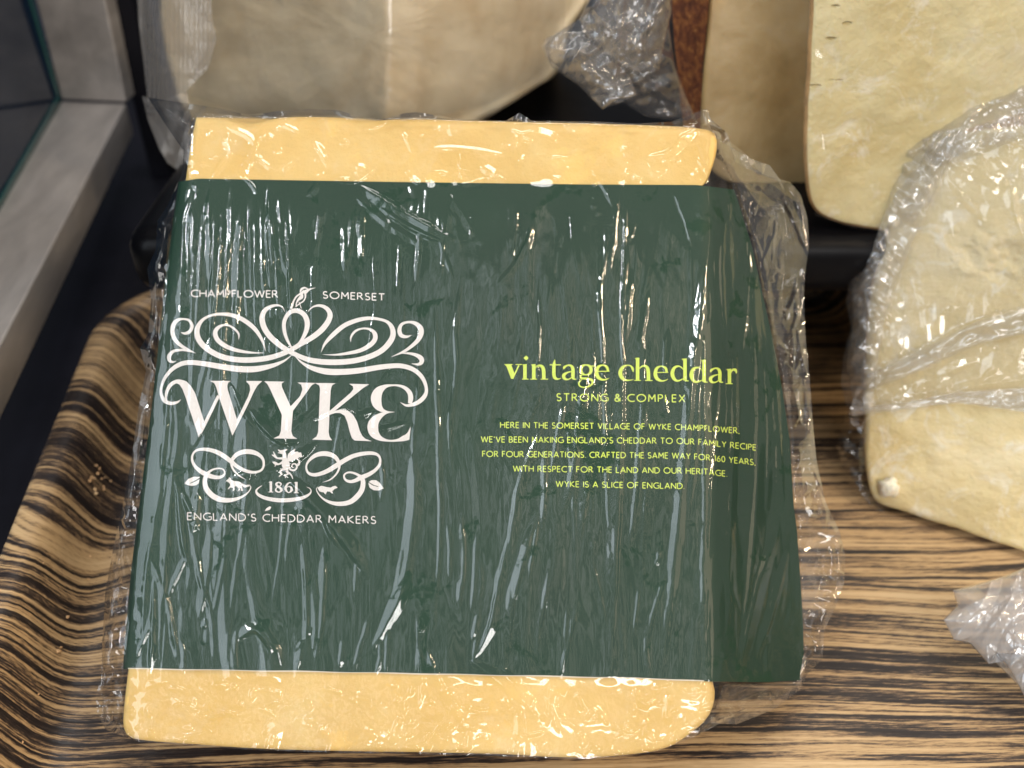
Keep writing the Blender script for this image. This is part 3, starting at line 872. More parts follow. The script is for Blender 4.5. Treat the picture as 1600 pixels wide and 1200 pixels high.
CAPS = {
    'A': (.74, [[(0, 0), (.37, 1), (.74, 0)], [(.13, .32), (.61, .32)]]),
    'B': (.54, [[(0, 0), (0, 1), (.2, 1)]+arc(.22, .765, .24, .235, 90, -90)+[(0, .53)], [(0, .53), (.25, .53)]+arc(.26, .265, .28, .265, 90, -90)+[(0, 0)]]),
    'C': (.74, [arc(.5, .5, .5, .5, 55, 305, 22)]),
    'D': (.74, [[(0, 0), (0, 1), (.22, 1)]+arc(.24, .5, .5, .5, 90, -90, 18)+[(0, 0)]]),
    'E': (.46, [[(.46, 1), (0, 1), (0, 0), (.46, 0)], [(0, .53), (.42, .53)]]),
    'F': (.44, [[(.44, 1), (0, 1), (0, 0)], [(0, .53), (.40, .53)]]),
    'G': (.80, [arc(.5, .5, .5, .5, 55, 318, 22)+[(.86, .48), (.58, .48)]]),
    'H': (.70, [[(0, 0), (0, 1)], [(.70, 0), (.70, 1)], [(0, .53), (.70, .53)]]),
    'I': (.02, [[(.01, 0), (.01, 1)]]),
    'K': (.62, [[(0, 0), (0, 1)], [(.58, 1), (.02, .52), (.62, 0)]]),
    'L': (.46, [[(0, 1), (0, 0), (.46, 0)]]),
    'M': (.80, [[(.02, 0), (.06, 1), (.40, .36), (.74, 1), (.78, 0)]]),
    'N': (.72, [[(0, 0), (0, 1), (.72, 0), (.72, 1)]]),
    'O': (1.0, [arc(.5, .5, .5, .5, 0, 360, 30)]),
    'P': (.50, [[(0, 0), (0, 1), (.22, 1)]+arc(.23, .74, .27, .26, 90, -90)+[(0, .48)]]),
    'R': (.60, [[(0, 0), (0, 1), (.22, 1)]+arc(.23, .75, .25, .25, 90, -90)+[(0, .50)], [(.24, .50), (.60, 0)]]),
    'S': (.50, [arc(.25, .745, .22, .255, 40, 270, 14)+arc(.25, .245, .25, .245, 90, -150, 16)]),
    'T': (.62, [[(0, 1), (.62, 1)], [(.31, 1), (.31, 0)]]),
    'U': (.68, [[(0, 1), (0, .33)]+arc(.34, .33, .34, .33, 180, 360)+[(.68, 1)]]),
    'V': (.68, [[(0, 1), (.34, 0), (.68, 1)]]),
    'W': (1.08, [[(0, 1), (.27, 0), (.54, .96), (.81, 0), (1.08, 1)]]),
    'X': (.66, [[(0, 0), (.64, 1)], [(.02, 1), (.66, 0)]]),
    'Y': (.64, [[(0, 1), (.32, .48), (.64, 1)], [(.32, .48), (.32, 0)]]),
    '&': (.68, [[(.68, .02), (.16, .66)]+arc(.30, .79, .16, .20, 220, -40, 12)+[(.08, .40)]+arc(.27, .24, .25, .24, 150, 330, 12)+[(.66, .48)]]),
    "'": (.06, [[(.05, 1.02), (.02, .78)]]), '’': (.06, [[(.05, 1.02), (.02, .78)]]),
    '.': (.04, [[(.02, 0.0), (.02, .07)]]), ',': (.06, [[(.05, .07), (.0, -.14)]]),
    '1': (.20, [[(.02, .86), (.18, 1), (.18, 0)]]),
    '6': (.50, [arc(.25, .28, .25, .28, 0, 360, 22), [(.02, .36), (.16, .72), (.36, 1.0)]]),
    '0': (.52, [arc(.26, .5, .26, .5, 0, 360, 24)]),
}


def caps_line(p, text, x0, x1, base, cap, w, track=0.22, space=0.36):
    """text between x0 and x1; base is a list of (x, baseline y)"""
    adv = []; x = 0
    for ch in text:
        if ch == ' ':
            x += space; continue
        adv.append((ch, x)); x += CAPS[ch][0]+track
    tot = x-track
    k = (x1-x0)/tot
    bx = [b_[0] for b_ in base]; by = [b_[1] for b_ in base]
    slope_f = lambda X: (np.interp(X+3, bx, by)-np.interp(X-3, bx, by))/6.0
    for ch, gx in adv:
        for st in CAPS[ch][1]:
            pts = []
            # densify straights a little so that corners stay crisp
            for (ax, ay), (cx, cy) in zip(st[:-1], st[1:]):
                L = math.hypot(cx-ax, cy-ay)
                m = 1 if len(st) > 9 else 3
                for q in range(m):
                    f_ = (0, 0.06, 0.94)[q] if m == 3 else 0
                    pts.append((ax+(cx-ax)*f_, ay+(cy-ay)*f_))
            pts.append(st[-1])
            out_ = []
            for gx_, gy_ in pts:
                X = x0+(gx+gx_)*k; Y = np.interp(X, bx, by) - gy_*cap
                X -= 0  # upright letters
                out_.append((X, Y, w))
            p.stroke(out_, curve=False)


p = Print(); caps_line(p, 'CHAMPFLOWER', 299, 434, [(290, 463.5), (440, 464.8)], 10.4, 1.75); caps_line(p, 'SOMERSET', 505, 600.5, [(500, 465.6), (605, 469.6)], 10.2, 1.75, 0.28); p.build('place_line', M_white)
p = Print(); caps_line(p, 'ENGLAND’S CHEDDAR MAKERS', 293, 587, [(290, 812), (590, 818.2)], 11.0, 1.6, 0.30, 0.5); p.build('maker_line', M_white)
p = Print(); caps_line(p, 'STRONG & COMPLEX', 870, 1070, [(860, 626), (1080, 628.2)], 11.0, 1.7, 0.34, 0.5); p.build('strength_line', M_lime)
PARA = [('HERE IN THE SOMERSET VILLAGE OF WYKE CHAMPFLOWER,', 782, 1155, [(780, 668.2), (1050, 671.2), (1090, 672.6), (1160, 677.5)]),
        ('WE’VE BEEN MAKING ENGLAND’S CHEDDAR TO OUR FAMILY RECIPE', 752, 1181, [(750, 690.6), (1060, 693.2), (1100, 695.2), (1185, 704)]),
        ('FOR FOUR GENERATIONS. CRAFTED THE SAME WAY FOR 160 YEARS,', 754, 1180, [(750, 713.4), (1060, 716.2), (1100, 718.6), (1185, 727.2)]),
        ('WITH RESPECT FOR THE LAND AND OUR HERITAGE.', 802, 1136, [(800, 736.4), (1060, 739.6), (1100, 741), (1140, 745)]),
        ('WYKE IS A SLICE OF ENGLAND.', 869, 1069, [(860, 760.2), (1075, 763.8)])]
for t, a, b_, base in PARA:
    p = Print(); caps_line(p, t, a, b_, base, 8.6, 1.35, 0.26, 0.46); p.build('paragraph_line', M_lime)

# ================================================================== cling film
def coons(left, right, top, bottom, nu, nv):
    """left/right run top to bottom, top/bottom run left to right; corners shared"""
    Lc = resample(left, nv); Rc = resample(right, nv); Tc = resample(top, nu); Bc = resample(bottom, nu)
    s = np.linspace(0, 1, nu)[:, None, None]; t = np.linspace(0, 1, nv)[None, :, None]
    Pm = (1-t)*Tc[:, None] + t*Bc[:, None] + (1-s)*Lc[None] + s*Rc[None] - ((1-s)*(1-t)*Tc[0] + s*(1-t)*Tc[-1] + (1-s)*t*Bc[0] + s*t*Bc[-1])
    return Pm[..., 0], Pm[..., 1]


M_film = film_mat('cling_film', r0=0.075, rough=0.085, haze=0.008, patches=True, fine=0.03, fine_scale=1.0, fine_vec=(900, 300, 300))
M_film2 = film_mat('loose_cling_film', r0=0.075, rough=0.045, haze=0.012, gain=0.9, power=3.0)
M_film3 = film_mat('crumpled_cling_film', r0=0.12, rough=0.07, haze=0.16, gain=0.9, power=2.5)

F_TL, F_TR, F_BR, F_BL = (231, 152), (1132, 203), (1150, 1132), (186, 1148)
F_TOP = [F_TL, (262, 157), (303, 163), (350, 170), (387, 180), (430, 174), (481, 170), (528, 172), (569, 184), (600, 186), (631, 177), (650, 175), (719, 186), (790, 189), (812, 176), (831, 189), (930, 190), (994, 193),
         (1050, 190), (1072, 182), (1087, 176), (1105, 169), (1109, 194), F_TR]
F_RIGHT = [F_TR, (1137, 219), (1165, 240), (1172, 262), (1205, 278), (1235, 285), (1252, 305), (1262, 342), (1264, 380), (1256, 450), (1258, 520), (1265, 590), (1270, 660), (1276, 720), (1290, 785), (1312, 830), (1321, 870),
           (1319, 910), (1305, 950), (1288, 985), (1285, 1030), (1262, 1052), (1250, 1078), (1210, 1108), F_BR]
F_LEFT = [F_TL, (262, 200), (286, 235), (285, 270), (262, 320), (246, 345), (243, 390), (230, 420), (236, 470), (232, 520), (219, 545), (228, 580), (216, 640), (205, 720), (190, 800), (176, 860), (164, 930), (160, 1000), (158, 1060),
          (150, 1085), (152, 1115), (165, 1140), F_BL]
F_BOT = [F_BL, (215, 1158), (300, 1165), (400, 1172), (520, 1176), (640, 1178), (780, 1181), (880, 1186), (960, 1185), (1030, 1173), (1085, 1151), (1112, 1130), F_BR]
F_LOOP = F_TOP[:-1] + F_RIGHT[:-1] + F_BOT[::-1][:-1] + F_LEFT[::-1][:-1]
SIL = [(303, 183), (640, 187), (900, 193), (1080, 200), (1120, 208), (1124, 240), (1146, 284)] + list(zip(FLAP_X, FLAP_Y))[1:] + [(1125, 1070), (1119, 1110), (1085, 1152), (1030, 1175), (900, 1188), (640, 1180), (400, 1174), (215, 1160),
       (188, 1130), (195, 1045), (237, 640), (279, 282)]

# ridges measured along the film: points, half width (px), height (cm)
RIDGES = [
    ([(560, 288), (600, 312), (655, 345), (712, 375)], 9, 0.10), ([(585, 318), (640, 355), (700, 382)], 8, 0.07), ([(548, 300), (600, 345), (660, 385)], 6, 0.05),
    ([(700, 300), (725, 335), (742, 368)], 5, 0.05), ([(830, 335), (825, 370), (805, 410), (778, 445)], 5, 0.06), ([(795, 300), (798, 350), (797, 400)], 4, 0.04),
    ([(968, 290), (962, 360), (952, 430)], 5, 0.05), ([(978, 300), (975, 400), (974, 520)], 5, 0.07), ([(988, 420), (980, 500), (975, 545)], 5, 0.06), ([(1015, 450), (1005, 520), (1000, 560)], 5, 0.05),
    ([(1050, 290), (1068, 340), (1082, 390)], 4, 0.05), ([(1110, 300), (1108, 380), (1100, 440), (1092, 520), (1085, 560), (1070, 720), (1052, 900), (1035, 1045)], 9, 0.11),
    ([(1096, 560), (1088, 700), (1074, 820)], 8, 0.06), ([(1130, 540), (1124, 640), (1112, 760), (1105, 880)], 6, 0.07), ([(1150, 520), (1148, 640), (1142, 800), (1138, 980)], 7, 0.08),
    ([(975, 545), (972, 640), (968, 760), (962, 900), (958, 1010)], 9, 0.09), ([(1005, 590), (1000, 680), (990, 800), (982, 860)], 6, 0.06), ([(918, 570), (908, 640), (895, 740), (880, 800)], 7, 0.07),
    ([(938, 595), (932, 680), (918, 770), (905, 850)], 7, 0.07), ([(955, 610), (952, 700), (949, 760)], 3, 0.035), ([(885, 620), (872, 680), (862, 740)], 5, 0.05), ([(850, 605), (825, 660), (800, 700)], 6, 0.04),
    ([(852, 650), (832, 700), (812, 750), (800, 820), (790, 900)], 6, 0.06), ([(852, 690), (850, 780), (845, 830)], 5, 0.05), ([(840, 800), (820, 870), (802, 940), (795, 1020)], 6, 0.07), ([(800, 820), (780, 900), (765, 980), (740, 1030)], 6, 0.07),
    ([(645, 700), (648, 780), (640, 850), (625, 930), (580, 1020)], 10, 0.09), ([(722, 800), (726, 880), (716, 960)], 5, 0.05), ([(745, 830), (740, 900), (735, 960)], 4, 0.04), ([(472, 850), (478, 920), (480, 1040)], 4, 0.06),
    ([(508, 850), (506, 940), (496, 1030)], 5, 0.06), ([(535, 1000), (530, 1045)], 4, 0.04), ([(655, 1010), (660, 1070), (655, 1110)], 4, 0.06), ([(667, 1012), (690, 1070), (725, 1112)], 6, 0.09), ([(735, 1032), (790, 1075), (842, 1115)], 8, 0.10),
    ([(780, 1040), (820, 1080), (845, 1120)], 5, 0.07), ([(850, 1085), (888, 1125)], 4, 0.07), ([(905, 1085), (930, 1110), (950, 1135)], 5, 0.08), ([(1045, 1080), (1042, 1110), (1046, 1135)], 6, 0.09), ([(985, 1075), (992, 1120)], 5, 0.06),
    ([(390, 640), (410, 668), (440, 692), (470, 690)], 6, 0.10), ([(360, 600), (378, 640), (400, 670)], 5, 0.07), ([(500, 690), (470, 715), (430, 735), (395, 742)], 6, 0.08), ([(440, 740), (490, 790), (540, 850), (575, 905)], 10, 0.12),
    ([(470, 770), (500, 800), (530, 860)], 5, 0.09), ([(280, 760), (300, 800), (312, 830)], 6, 0.11), ([(262, 715), (275, 760), (285, 850), (300, 900)], 6, 0.09), ([(310, 760), (306, 800), (300, 840)], 6, 0.09), ([(360, 745), (420, 735), (470, 760)], 7, 0.07),
    ([(300, 700), (330, 650), (345, 600)], 9, 0.05), ([(505, 640), (560, 650), (590, 635)], 5, 0.06), ([(480, 660), (520, 640), (565, 648)], 4, 0.06), ([(560, 680), (600, 672), (640, 660)], 4, 0.04), ([(420, 700), (490, 640), (560, 560)], 5, 0.03),
    ([(590, 600), (625, 560), (660, 520)], 4, 0.03), ([(260, 300), (254, 420), (245, 560), (232, 700), (215, 860), (203, 1000)], 6, 0.09), ([(285, 640), (268, 760), (258, 880), (250, 1000), (255, 1040)], 7, 0.08), ([(232, 860), (262, 940), (282, 1040)], 6, 0.08),
    ([(240, 900), (238, 980), (232, 1060)], 6, 0.09), ([(300, 830), (312, 900), (330, 960), (335, 1030)], 5, 0.06), ([(330, 830), (325, 900), (312, 970)], 6, 0.06), ([(370, 1000), (400, 985), (425, 1020)], 7, 0.09), ([(395, 960), (430, 1010), (440, 1040)], 5, 0.07),
    ([(1160, 320), (1195, 420), (1205, 520), (1215, 640), (1225, 800)], 8, 0.08), ([(1150, 300), (1172, 380), (1180, 500), (1185, 650), (1180, 800), (1165, 960), (1150, 1050)], 9, 0.09), ([(1215, 830), (1185, 920), (1165, 1010), (1155, 1055)], 9, 0.10),
    ([(1232, 860), (1212, 940), (1185, 1030)], 6, 0.07), ([(1185, 440), (1195, 560), (1200, 700), (1195, 820)], 7, 0.07), ([(350, 195), (395, 220), (378, 260)], 5, 0.06), ([(420, 195), (400, 230), (388, 275)], 5, 0.06),
    ([(490, 220), (505, 248), (512, 262)], 4, 0.07), ([(660, 232), (720, 232), (790, 242)], 4, 0.05), ([(780, 230), (820, 208), (840, 205)], 4, 0.06), ([(830, 205), (860, 215), (872, 222)], 6, 0.07), ([(880, 190), (900, 205)], 4, 0.06),
    ([(1010, 245), (1045, 238), (1065, 215), (1090, 200)], 7, 0.12), ([(968, 225), (978, 245), (972, 262)], 4, 0.06), ([(1090, 245), (1105, 270)], 4, 0.06), ([(705, 272), (725, 266), (736, 285)], 4, 0.05), ([(640, 275), (655, 290)], 4, 0.05), ([(860, 275), (900, 288)], 4, 0.05),
]
rg = np.random.default_rng(21)
# bundle of parallel pleats at the upper left, then scattered pleats
for k in range(34):
    x = 284 + 175*(k+rg.uniform(0, .8))/34; y0 = rg.uniform(288, 340); L = rg.uniform(90, 300)*(1.15 if x < 370 else .75)
    dx = -L*rg.uniform(0.02, 0.10) + (18 if x > 380 else 0)
    RIDGES.append(([(x, y0), (x+dx*0.4+rg.normal(0, 2), y0+L*0.5), (x+dx, y0+L)], rg.uniform(3.0, 6.5), rg.uniform(0.035, 0.085)))
for k in range(150):
    x = rg.uniform(220, 1215); y0 = rg.choice([rg.uniform(288, 330), rg.uniform(300, 900), rg.uniform(820, 1000)], p=[0.35, 0.35, 0.30]); L = rg.gamma(2.2, 42)
    if 300 < x < 760 and 400 < y0 < 820 and rg.random() < 0.75:
        continue
    a = rg.normal(0.05+(720-x)*0.0002, 0.13)
    y1 = min(y0+L, 1060)
    RIDGES.append(([(x, y0), (x-math.tan(a)*(y1-y0)*0.5+rg.normal(0, 3), (y0+y1)/2), (x-math.tan(a)*(y1-y0), y1)], rg.uniform(2.4, 5.0), rg.uniform(0.015, 0.05)))
# long taut pleats running down most of the band
for k in range(30):
    x = rg.uniform(225, 1200); y0 = rg.uniform(288, 520); y1 = min(y0+rg.uniform(260, 640), 1055)
    lean_ = np.interp(x, [200, 650, 1200], [-0.12, -0.04, 0.0])+rg.normal(0, 0.03)
    xs = [x+lean_*(yy-y0)+rg.normal(0, 4) for yy in np.linspace(y0, y1, 5)]
    RIDGES.append((list(zip(xs, np.linspace(y0, y1, 5))), rg.uniform(2.6, 5.5), rg.uniform(0.02, 0.055)*(0.6 if 280 < x < 660 else 1.0)))
# short fine teeth under the letters
for k in range(22):
    x = 395+9.5*(k % 11)+rg.normal(0, 1.5); y0 = 475 if k < 11 else 535
    RIDGES.append(([(x, y0+rg.normal(0, 6)), (x-1, y0+rg.uniform(12, 26))], 2.4, 0.022))
# crackle on the exposed cheese, top and bottom
for k in range(210):
    bot = rg.random() < 0.72
    x = rg.uniform(205, 1095); y = rg.uniform(1066, 1172) if bot else rg.uniform(192, 280)
    L = rg.gamma(2.0, 13); a = rg.choice([rg.normal(1.35, 0.35), rg.normal(0.15, 0.35), rg.uniform(0, 3.14)])
    c_ = rg.normal(0, 0.25)
    p1 = (x+math.cos(a)*L*.5, y+math.sin(a)*L*.5); p2 = (x+math.cos(a)*L*.5+math.cos(a+c_)*L*.5, y+math.sin(a)*L*.5+math.sin(a+c_)*L*.5)
    RIDGES.append(([(x, y), p1, p2], rg.uniform(2.6, 5.5), rg.uniform(0.05, 0.13) if bot else rg.uniform(0.03, 0.08)))


OUTER = []
for k in range(70):
    y = rg.uniform(230, 1090)
    xo = np.interp(y, [p_[1] for p_ in F_RIGHT[:-1]], [p_[0] for p_ in F_RIGHT[:-1]])
    x = xo - abs(rg.normal(0, 26)); L = rg.gamma(2.2, 26); a = rg.normal(1.55, 0.30) if rg.random() < 0.65 else rg.uniform(0, 3.14)
    OUTER.append(([(x, y), (x+math.cos(a)*L*.5+rg.normal(0, 3), y+math.sin(a)*L*.5), (x+math.cos(a)*L, y+math.sin(a)*L)], rg.uniform(2.5, 7), rg.uniform(0.05, 0.18)))
for k in range(50):
    y = rg.uniform(200, 1120)
    xo = np.interp(y, [p_[1] for p_ in F_LEFT], [p_[0] for p_ in F_LEFT])
    x = xo + abs(rg.normal(0, 18)); L = rg.gamma(2.2, 26); a = rg.normal(1.65, 0.25) if rg.random() < 0.7 else rg.uniform(0, 3.14)
    OUTER.append(([(x, y), (x+math.cos(a)*L*.5+rg.normal(0, 2), y+math.sin(a)*L*.5), (x+math.cos(a)*L, y+math.sin(a)*L)], rg.uniform(2.5, 5), rg.uniform(0.06, 0.2)))


def ridge_field(PX, PY, ridges, fat=1.35):
    """pleats: tent-shaped folds with one broad and one steep flank, tapering out at both ends"""
    h = np.zeros_like(PX)
    wob = (vnoise(PX/9, PY/22, 77)-0.5)*5.0 + (vnoise(PX/3.5, PY/9, 78)-0.5)*1.5
    for i, (pts, hw, ht) in enumerate(ridges):
        C = catmull(pts, 5) if len(pts) > 2 else np.array(pts, float)
        x0, y0 = C.min(0)-hw*4; x1, y1 = C.max(0)+hw*4
        m = (PX > x0) & (PX < x1) & (PY > y0) & (PY < y1)
        if not m.any():
            continue
        qx = PX[m]+wob[m]*0.4; qy = PY[m]
        d, sg, t = seg_dist(qx, qy, C, closed=False)
        taper = np.clip(np.minimum(t, 1-t)*4, 0, 1)**0.8
        asym = (1.5, 0.55, 1.0)[i % 3] if hw > 3.2 else 1.0
        w = hw*fat*(0.35+0.65*taper)*np.where(sg > 0, asym, 2-asym if asym != 1.0 else 1.0)
        q = np.clip(1-d/w, 0, 1)
        q = np.where(q > 0.86, 0.86+(q-0.86)*0.45, q)              # slightly blunt crest
        h[m] = np.maximum(h[m], q*taper*ht)
    return h


nu, nv = 640, 680
PX, PY = coons(F_LEFT, F_RIGHT, F_TOP, F_BOT, nu, nv)
dS, inS, _ = seg_dist(PX, PY, SIL)
dB, _, _ = seg_dist(PX, PY, F_LOOP)
out_w = np.where(inS, 0.0, dS/(dS+dB+1e-6))
zb = zsurf(np.clip(PX, 160, 1330), PY)
in_label = (PY > 283) & (PY < 1062)
hr = ridge_field(PX, PY, RIDGES)
low = (fbm(PX/60, PY/130, 41, 4)-0.45)
edge = smooth(60, 8, dS)*inS                     # crackle near the edges of the block
cheese_zone = np.clip(smooth(296, 276, PY)+smooth(1056, 1074, PY), 0, 1)*inS
cr1 = crumple(PX, PY, 26, 5, n=6, warp=0.9)
cr2 = crumple(PX, PY, 46, 9, n=5, warp=0.5, aniso=(0.05, 0.22))
cr3 = crumple(PX, PY, 13, 15, n=6, warp=0.9)
side = np.clip(smooth(1085, 1150, PX)+smooth(60, 20, PX-left_edge(PY)), 0, 1)
drape = np.zeros_like(PX)
for k, (lam, am, sd) in enumerate([(15, 0.006, 203), (27, 0.016, 207), (46, 0.030, 211), (80, 0.045, 213)]):
    wx = PX + (PY-680)*np.interp(PX, [200, 650, 1200], [-0.11, -0.02, 0.05]) + (fbm(PX/170, PY/420, sd, 2)-0.5)*80 + (vnoise(PX/60, PY/200, sd+9)-0.5)*lam*0.7
    ph = wx/lam
    cell = np.floor(ph).astype(np.int64)
    am_c = _hash(cell, np.zeros_like(cell)+k, sd+1)**2
    msk = np.clip(vnoise(ph*0.8, PY/150.0, sd+3)*2.4-0.9, 0, 1)
    drape += (1-tri(ph))*am*am_c*msk*2.2
ends = 0.45+0.9*smooth(520, 300, PY)+0.9*smooth(780, 1030, PY)+0.5*smooth(860, 1100, PX)
h = hr + drape*ends*(1-cheese_zone) + 0.06*np.clip(low, 0, 1) + cr2*(0.034+0.085*side*inS) + cheese_zone*np.where(PY > 600, 1.0, 0.55)*(crumple(PX, PY, 56, 325, n=6)*0.085+cr1*0.030+cr3*0.006) + edge*cr1*0.03
h += np.clip(out_w*6, 0, 1)*ridge_field(PX, PY, OUTER, 1.2)
h += np.where(inS, 0, 1)*(crumple(PX, PY, 48, 305, n=7, warp=0.9)*0.50*np.clip(out_w*3, 0, 1) + cr1*0.05 + cr3*0.015)
zf = zb + 0.085 + h - 0.55*out_w
zf = np.where(inS, zf, zf)
# the film closes onto the cheese where there is no paper
zf = zf - 0.03*cheese_zone
film = FACE.pt(PX, PY, zf)
gf = grid_faces(nu, nv)
fmat = (~inS.reshape(-1)[gf[:, 0]]).astype(int)
mesh_obj('cling_film', film.reshape(-1, 3), gf, M_film, block, mats=[M_film, M_film2], fmat=fmat)

# the back of the wrap: same edge, passing behind the block
nu2, nv2 = 300, 300
PX, PY = coons(F_LEFT, F_RIGHT, F_TOP, F_BOT, nu2, nv2)
dS, inS, _ = seg_dist(PX, PY, SIL); dB, _, _ = seg_dist(PX, PY, F_LOOP)
wB = np.clip(dB/34.0, 0, 1)
crb = crumple(PX, PY, 30, 55, n=6, warp=0.9); crc = crumple(PX, PY, 14, 65, n=6, warp=0.9)
zback = zsurf(np.clip(PX, 160, 1330), PY) + 0.05 - 0.55 - 1.2*wB - 5.0*smooth(0.6, 1.0, np.where(inS, wB, 0)) + (crumple(PX, PY, 58, 315, n=6)*0.6+crb*0.15+crc*0.02 + ridge_field(PX, PY, [(pp, w_, h_) for pp, w_, h_ in OUTER[::2]], 1.6))*np.clip(dB/10, 0, 1)
mesh_obj('film_underside', FACE.pt(PX, PY, zback).reshape(-1, 3), grid_faces(nu2, nv2), M_film2, block)

# ================================================================== the other cheeses
def tilted(px, py, support_z, lean_deg, turn_deg=0.0):
    """plane through the point of a level support measured at (px, py), leaning back by lean_deg from upright and turned to the right by turn_deg"""
    o = P1(level(support_z), px, py)
    t = math.radians(turn_deg); l = math.radians(lean_deg)
    h = np.array([math.sin(t), -math.cos(t), 0.0])
    return Plane(o, h*math.cos(l) + np.array([0, 0, 1.0])*math.sin(l))


def film_patch(name, pl, left, right, top, bottom, zf, mat, parent, nu=180, nv=180):
    X, Y = coons(left, right, top, bottom, nu, nv)
    lp = list(top[:-1])+list(right[:-1])+list(bottom[::-1][:-1])+list(left[::-1][:-1])
    dB, _, _ = seg_dist(X, Y, lp)
    z = zf(X, Y, dB)
    return mesh_obj(name, pl.pt(X, Y, z).reshape(-1, 3), grid_faces(nu, nv), mat, parent)


# -- grey-beige cheese in a vacuum bag, back left
M_c1 = cheese_mat('aged_paste', (0.48, 0.37, 0.22), (0.60, 0.51, 0.35), (0.66, 0.58, 0.43), scale=20, rough=0.45, bumps=0.3, sss=0.1)
PL1 = tilted(470, 240, SH_T, 14, -4)
c1 = thing('vacuum_packed_cheese', P1(PL1, 560, 190), 'grey-beige cheese sealed in a vacuum bag, behind the top left of the labelled block', 'cheese', 'cheeses behind and beside the block')
def z1(px, py):
    return -np.abs(px-608)*0.012 + np.where(px > 660, -(px-660)*0.012, 0) - 0.0
OUT1 = [(246, -70), (244, 20), (252, 80), (264, 125), (282, 175), (330, 220), (430, 240), (560, 246), (640, 240), (705, 212), (770, 180), (835, 140), (872, 112), (884, 60), (888, -70)]
slab('paste', 'rind', PL1, OUT1, 9, 0.6, M_c1, M_c1, c1, n=220, amp=0.18, seed=8, zfun=z1)
M_bag = film_mat('vacuum_bag', r0=0.05, rough=0.22, haze=0.30, gain=0.6, power=3.0, fine=0.5, fine_scale=1.0, fine_vec=(500, 500, 500))
M_bagc = film_mat('vacuum_bag_clear', r0=0.05, rough=0.12, haze=0.10, gain=0.7, power=3.0)
film_patch('bag_seam', PL1, [(212, -60), (216, 30), (224, 95), (231, 160)], [(326, -60), (332, 30), (338, 62), (326, 105), (292, 142)], [(212, -60), (270, -62), (326, -60)], [(231, 160), (262, 158), (292, 142)],
           lambda X, Y, d: 0.15 + 0.55*np.sin(np.clip((X-225)/110, 0, 1)*math.pi) + 0.006*np.sin(X*0.9) + 0.1*crumple(X, Y, 40, 3), M_bag, c1, 120, 120)
film_patch('bag_front', PL1, [(300, -60), (310, 60), (300, 150)], [(885, -60), (882, 60), (850, 125)], [(300, -60), (600, -60), (885, -60)], [(300, 150), (420, 192), (600, 196), (760, 165), (850, 125)],
           lambda X, Y, d: z1(X, Y)+0.32+0.55*crumple(X, Y, 120, 23, n=4, warp=0.5)*np.clip(d/40, 0, 1), M_bagc, c1, 160, 90)
film_patch('bag_corner', PL1, [(222, 150), (232, 190), (250, 235), (262, 255)], [(292, 142), (300, 190), (300, 235), (292, 262)], [(222, 150), (255, 158), (292, 142)], [(262, 255), (278, 266), (292, 262)],
           lambda X, Y, d: 0.9+0.5*crumple(X, Y, 30, 13)+0.4*np.sin(np.clip((X-222)/75, 0, 1)*math.pi), M_bag, c1, 60, 80)

# -- wedge with a rusty rind, back centre
M_c2 = cheese_mat('brown_shaded_paste', (0.38, 0.25, 0.10), (0.50, 0.36, 0.175), (0.56, 0.45, 0.27), scale=20, rough=0.4, bumps=0.15, sss=0.15)  # base colour darkened for the shade between the neighbouring cheeses
m_r2, nt, b, out = new_mat('rusty_rind')
f = noise_node(nt, pos(nt), 260, 6, 0.75, 0.3)
nt.links.new(ramp(nt, f, [(0.32, (0.08, 0.022, 0.012)), (0.48, (0.24, 0.07, 0.026)), (0.60, (0.46, 0.17, 0.045)), (0.70, (0.65, 0.34, 0.11))]), b.inputs['Base Color'])
b.inputs['Roughness'].default_value = 0.75
bump(nt, f, 1.0, 0.003, b)
PL2 = tilted(1180, 285, SH_T, 8, 0)
c2 = thing('rusty_rind_wedge', P1(PL2, 1180, 285), 'tan cheese wedge with a rusty orange rind, its film bunched up at the left', 'cheese', 'cheeses behind and beside the block')
OUT2 = [(1111, -70), (1105, 20), (1097, 110), (1093, 190), (1098, 250), (1130, 284), (1190, 300), (1240, 303), (1262, 300), (1290, 290), (1290, -70)]
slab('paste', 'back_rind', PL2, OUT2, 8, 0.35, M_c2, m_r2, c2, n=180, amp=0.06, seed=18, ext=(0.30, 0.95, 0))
# the rind side turns away to the left of the cut face
nuR, nvR = 40, 90
X = np.zeros((nuR, nvR)); Y = np.zeros((nuR, nvR))
for i in range(nuR):
    s = i/(nuR-1)
    yv_ = np.linspace(-70, 250, nvR)
    xr = np.interp(yv_, [-70, 20, 110, 250], [1112, 1106, 1097, 1094]); xl = np.interp(yv_, [-70, 60, 180, 250], [1046, 1053, 1066, 1074])
    X[i] = xl+(xr-xl)*s; Y[i] = yv_
Zr = -((1098-X)*0.045)*1.0 - 0.06 + 0.09*(fbm(X/7, Y/7, 71, 4)-0.5)
mesh_obj('rind', PL2.pt(X, Y, Zr).reshape(-1, 3), grid_faces(nuR, nvR), m_r2, c2)
